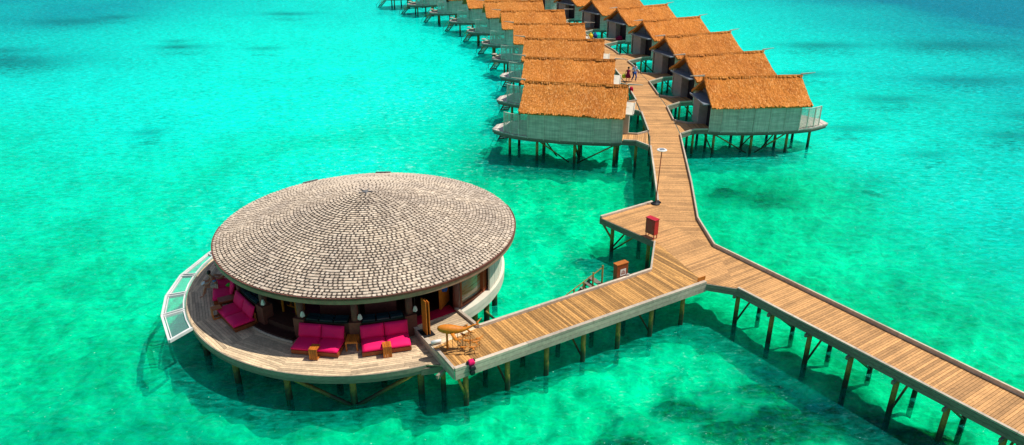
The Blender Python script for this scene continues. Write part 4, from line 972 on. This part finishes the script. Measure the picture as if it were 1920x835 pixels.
t2 = thing('person', (11.35, 71.0, 2.0), math.radians(-165), 'smaller person in dark red dress walking left of the blue-shirted person', 'person', 'people walking on the boardwalk')
J2 = {k: (v[0] * .85, v[1] * .8, v[2] * .8) for k, v in J.items()}; R2 = {k: (tuple(q * .8 for q in v) if isinstance(v, tuple) else v * .8) for k, v in RB.items()}
b2 = figure(J2, R2, ED, 'body', 'skin', t2); digits(J2, b2); face(J2, (0, 1, 0), t2, .25)
one(lambda m: m.loft([(0, .0, .38, .3), (0, 0, .6, .23), (0, 0, .85, .14), (0, .03, 1.08, .17), (0, .03, 1.15, .1)], 14), 'dress', 'maroon', t2, True)
o = one(lambda m: (m.soft((0, 0, .2), (.34, .22, .36)), m.tube((-.08, 0, .36), (-.05, 0, .55), .012), m.tube((.08, 0, .36), (.05, 0, .55), .012), m.tube((-.05, 0, .55), (.05, 0, .55), .012)), 'beach_bag', 'lime', None, True, label='yellow-green bag carried at the left of the walking people', cat='bag'); o.location = (10.95, 71.05, 2.3)
for (x, y), mt, lab in (((9.92, 93.9), 'yellow_cloth', 'round yellow bag resting on the walkway kerb in the distance'), ((10.5, 94.1), 'navy_cloth', 'dark blue bag beside the yellow bag on the distant walkway')):
    o = one(lambda m: m.loft([(0, 0, 0, .12), (0, 0, .08, .3), (0, 0, .35, .34), (0, 0, .55, .25), (0, 0, .66, .07), (0, 0, .74, .1)], 12), 'laundry_bag', mt, None, True, label=lab, cat='bag'); o.location = (x, y, 2.0)
F = frame(VR[3], 1); x, y = F(-.25, -.7)
o = one(lambda m: (m.soft((0, 0, .16), (.9, .55, .34)), m.soft((.1, .05, .38), (.5, .4, .2))), 'bundle', 'maroon', None, True, label='dark red cloth bundle lying at the doorway of a right-row villa', cat='bundle'); F4 = frame(VR[4], 1); x, y = F4(-.35, -1.1); o.location = (x, y, 1.99)
o = one(lambda m: (m.soft((0, 0, .1), (.3, .4, .4)), m.soft((.02, -.1, -.25), (.25, .3, .4))), 'red_towel', 'red_carpet', None, True, label='small red towel hanging over the left kerb below the walking people', cat='towel'); o.location = (11.1, 67.0, 2.12)

# woman sitting on the shaded daybed, facing left over the deck; local -y looks outward
p = pol(7.2, -158.5); base_z = 1.6
t = thing('person', (p[0], p[1], base_z), math.radians(-160 + 90), 'person with dark hair in blue top and patterned shorts sitting on the shaded daybed', 'person')
J = dict(pel=(-.45, -.1, .5), wai=(-.45, -.1, .66), che=(-.45, -.2, .9), nek=(-.45, -.27, 1.03), chin=(-.45, -.31, 1.09), hed=(-.45, -.34, 1.17), top=(-.45, -.33, 1.27), shl=(-.64, -.2, .95), ell=(-.68, -.38, .74), wrl=(-.6, -.56, .66), hal=(-.58, -.62, .65), shr=(-.27, -.2, .95), elr=(-.22, -.37, .74), wrr=(-.3, -.56, .66), har=(-.33, -.62, .65),
         hil=(-.54, -.14, .5), knl=(-.56, -.56, .52), anl=(-.56, -.62, .1), tol=(-.56, -.8, .05), hir=(-.36, -.14, .5), knr=(-.32, -.58, .54), anr=(-.3, -.72, .1), tor=(-.3, -.9, .05))
RW = {k: (tuple(q * .9 for q in v) if isinstance(v, tuple) else v * .92) for k, v in RB.items()}
b_ = figure(J, RW, ED, 'body', 'skin', t); digits(J, b_); face(J, (0, -1, -.3), t, .2)
cloth(J, RW, ['wai', 'che'], [('wai', 'che')], 'blue_cloth', t, 'top', .015)
mid = {k: v for k, v in J.items()}; mid['kl'] = (-.55, -.36, .52); mid['kr'] = (-.34, -.38, .53); RW2 = dict(RW); RW2['kl'] = .075; RW2['kr'] = .075
cloth(mid, RW2, ['pel', 'hil', 'kl', 'hir', 'kr'], [('pel', 'hil'), ('hil', 'kl'), ('pel', 'hir'), ('hir', 'kr')], 'floral', t, 'shorts', .018)
one(lambda m: m.box((-.45, -.64, .69), (.24, .17, .02), 0, .9, .5), 'open_book', 'white_paint', None, label='open white book held by the seated person', cat='book').location = (0, 0, 0)
bk = bpy.data.objects['open_book']; bk.location = t.location; bk.rotation_euler = t.rotation_euler
p = pol(7.05, -168)
t = thing('person', (p[0], p[1], 1.6), math.radians(-168 + 90), 'second person leaning back with raised arm, half hidden under the left eave', 'person')
J = dict(pel=(0, 0, .5), wai=(0, .1, .64), che=(0, .22, .82), nek=(0, .28, .93), chin=(0, .3, .98), hed=(0, .31, 1.06), top=(0, .33, 1.16), shl=(-.19, .2, .87), ell=(-.3, -.05, .8), wrl=(-.3, -.25, .95), hal=(-.3, -.31, 1.0), shr=(.19, .2, .87), elr=(.25, .05, .68), wrr=(.2, -.12, .58), har=(.19, -.18, .56), hil=(-.09, -.03, .5), knl=(-.1, -.42, .62), anl=(-.1, -.7, .3), tol=(-.1, -.85, .25), hir=(.09, -.03, .5), knr=(.1, -.45, .52), anr=(.1, -.83, .42), tor=(.1, -.93, .5))
b_ = figure(J, RW, ED, 'body', 'skin', t); digits(J, b_); face(J, (0, -1, .1), t, .2)
cloth(J, RW, ['pel', 'wai', 'che'], [('pel', 'wai'), ('wai', 'che')], 'black', t, 'swimsuit', .012)
p = pol(6.85, -156); o = one(lambda m: (m.soft((0, 0, .04), (.42, .22, .1)), m.soft((.15, .1, .05), (.2, .2, .09))), 'green_towel', 'green_cloth', None, True, label='bright green towel lying on the daybed behind the seated person', cat='towel'); o.location = (p[0] , p[1]+.55, 2.06)
o = one(lambda m: (m.soft((0, 0, .03), (.34, .2, .07)), m.soft((.14, -.06, .04), (.16, .16, .06))), 'magazine', 'pale_blue', None, True, label='pale blue and white magazine on the daybed beside the green towel', cat='magazine'); o.location = (p[0] + .3, p[1]+.35, 2.06); o.rotation_euler.z = .5
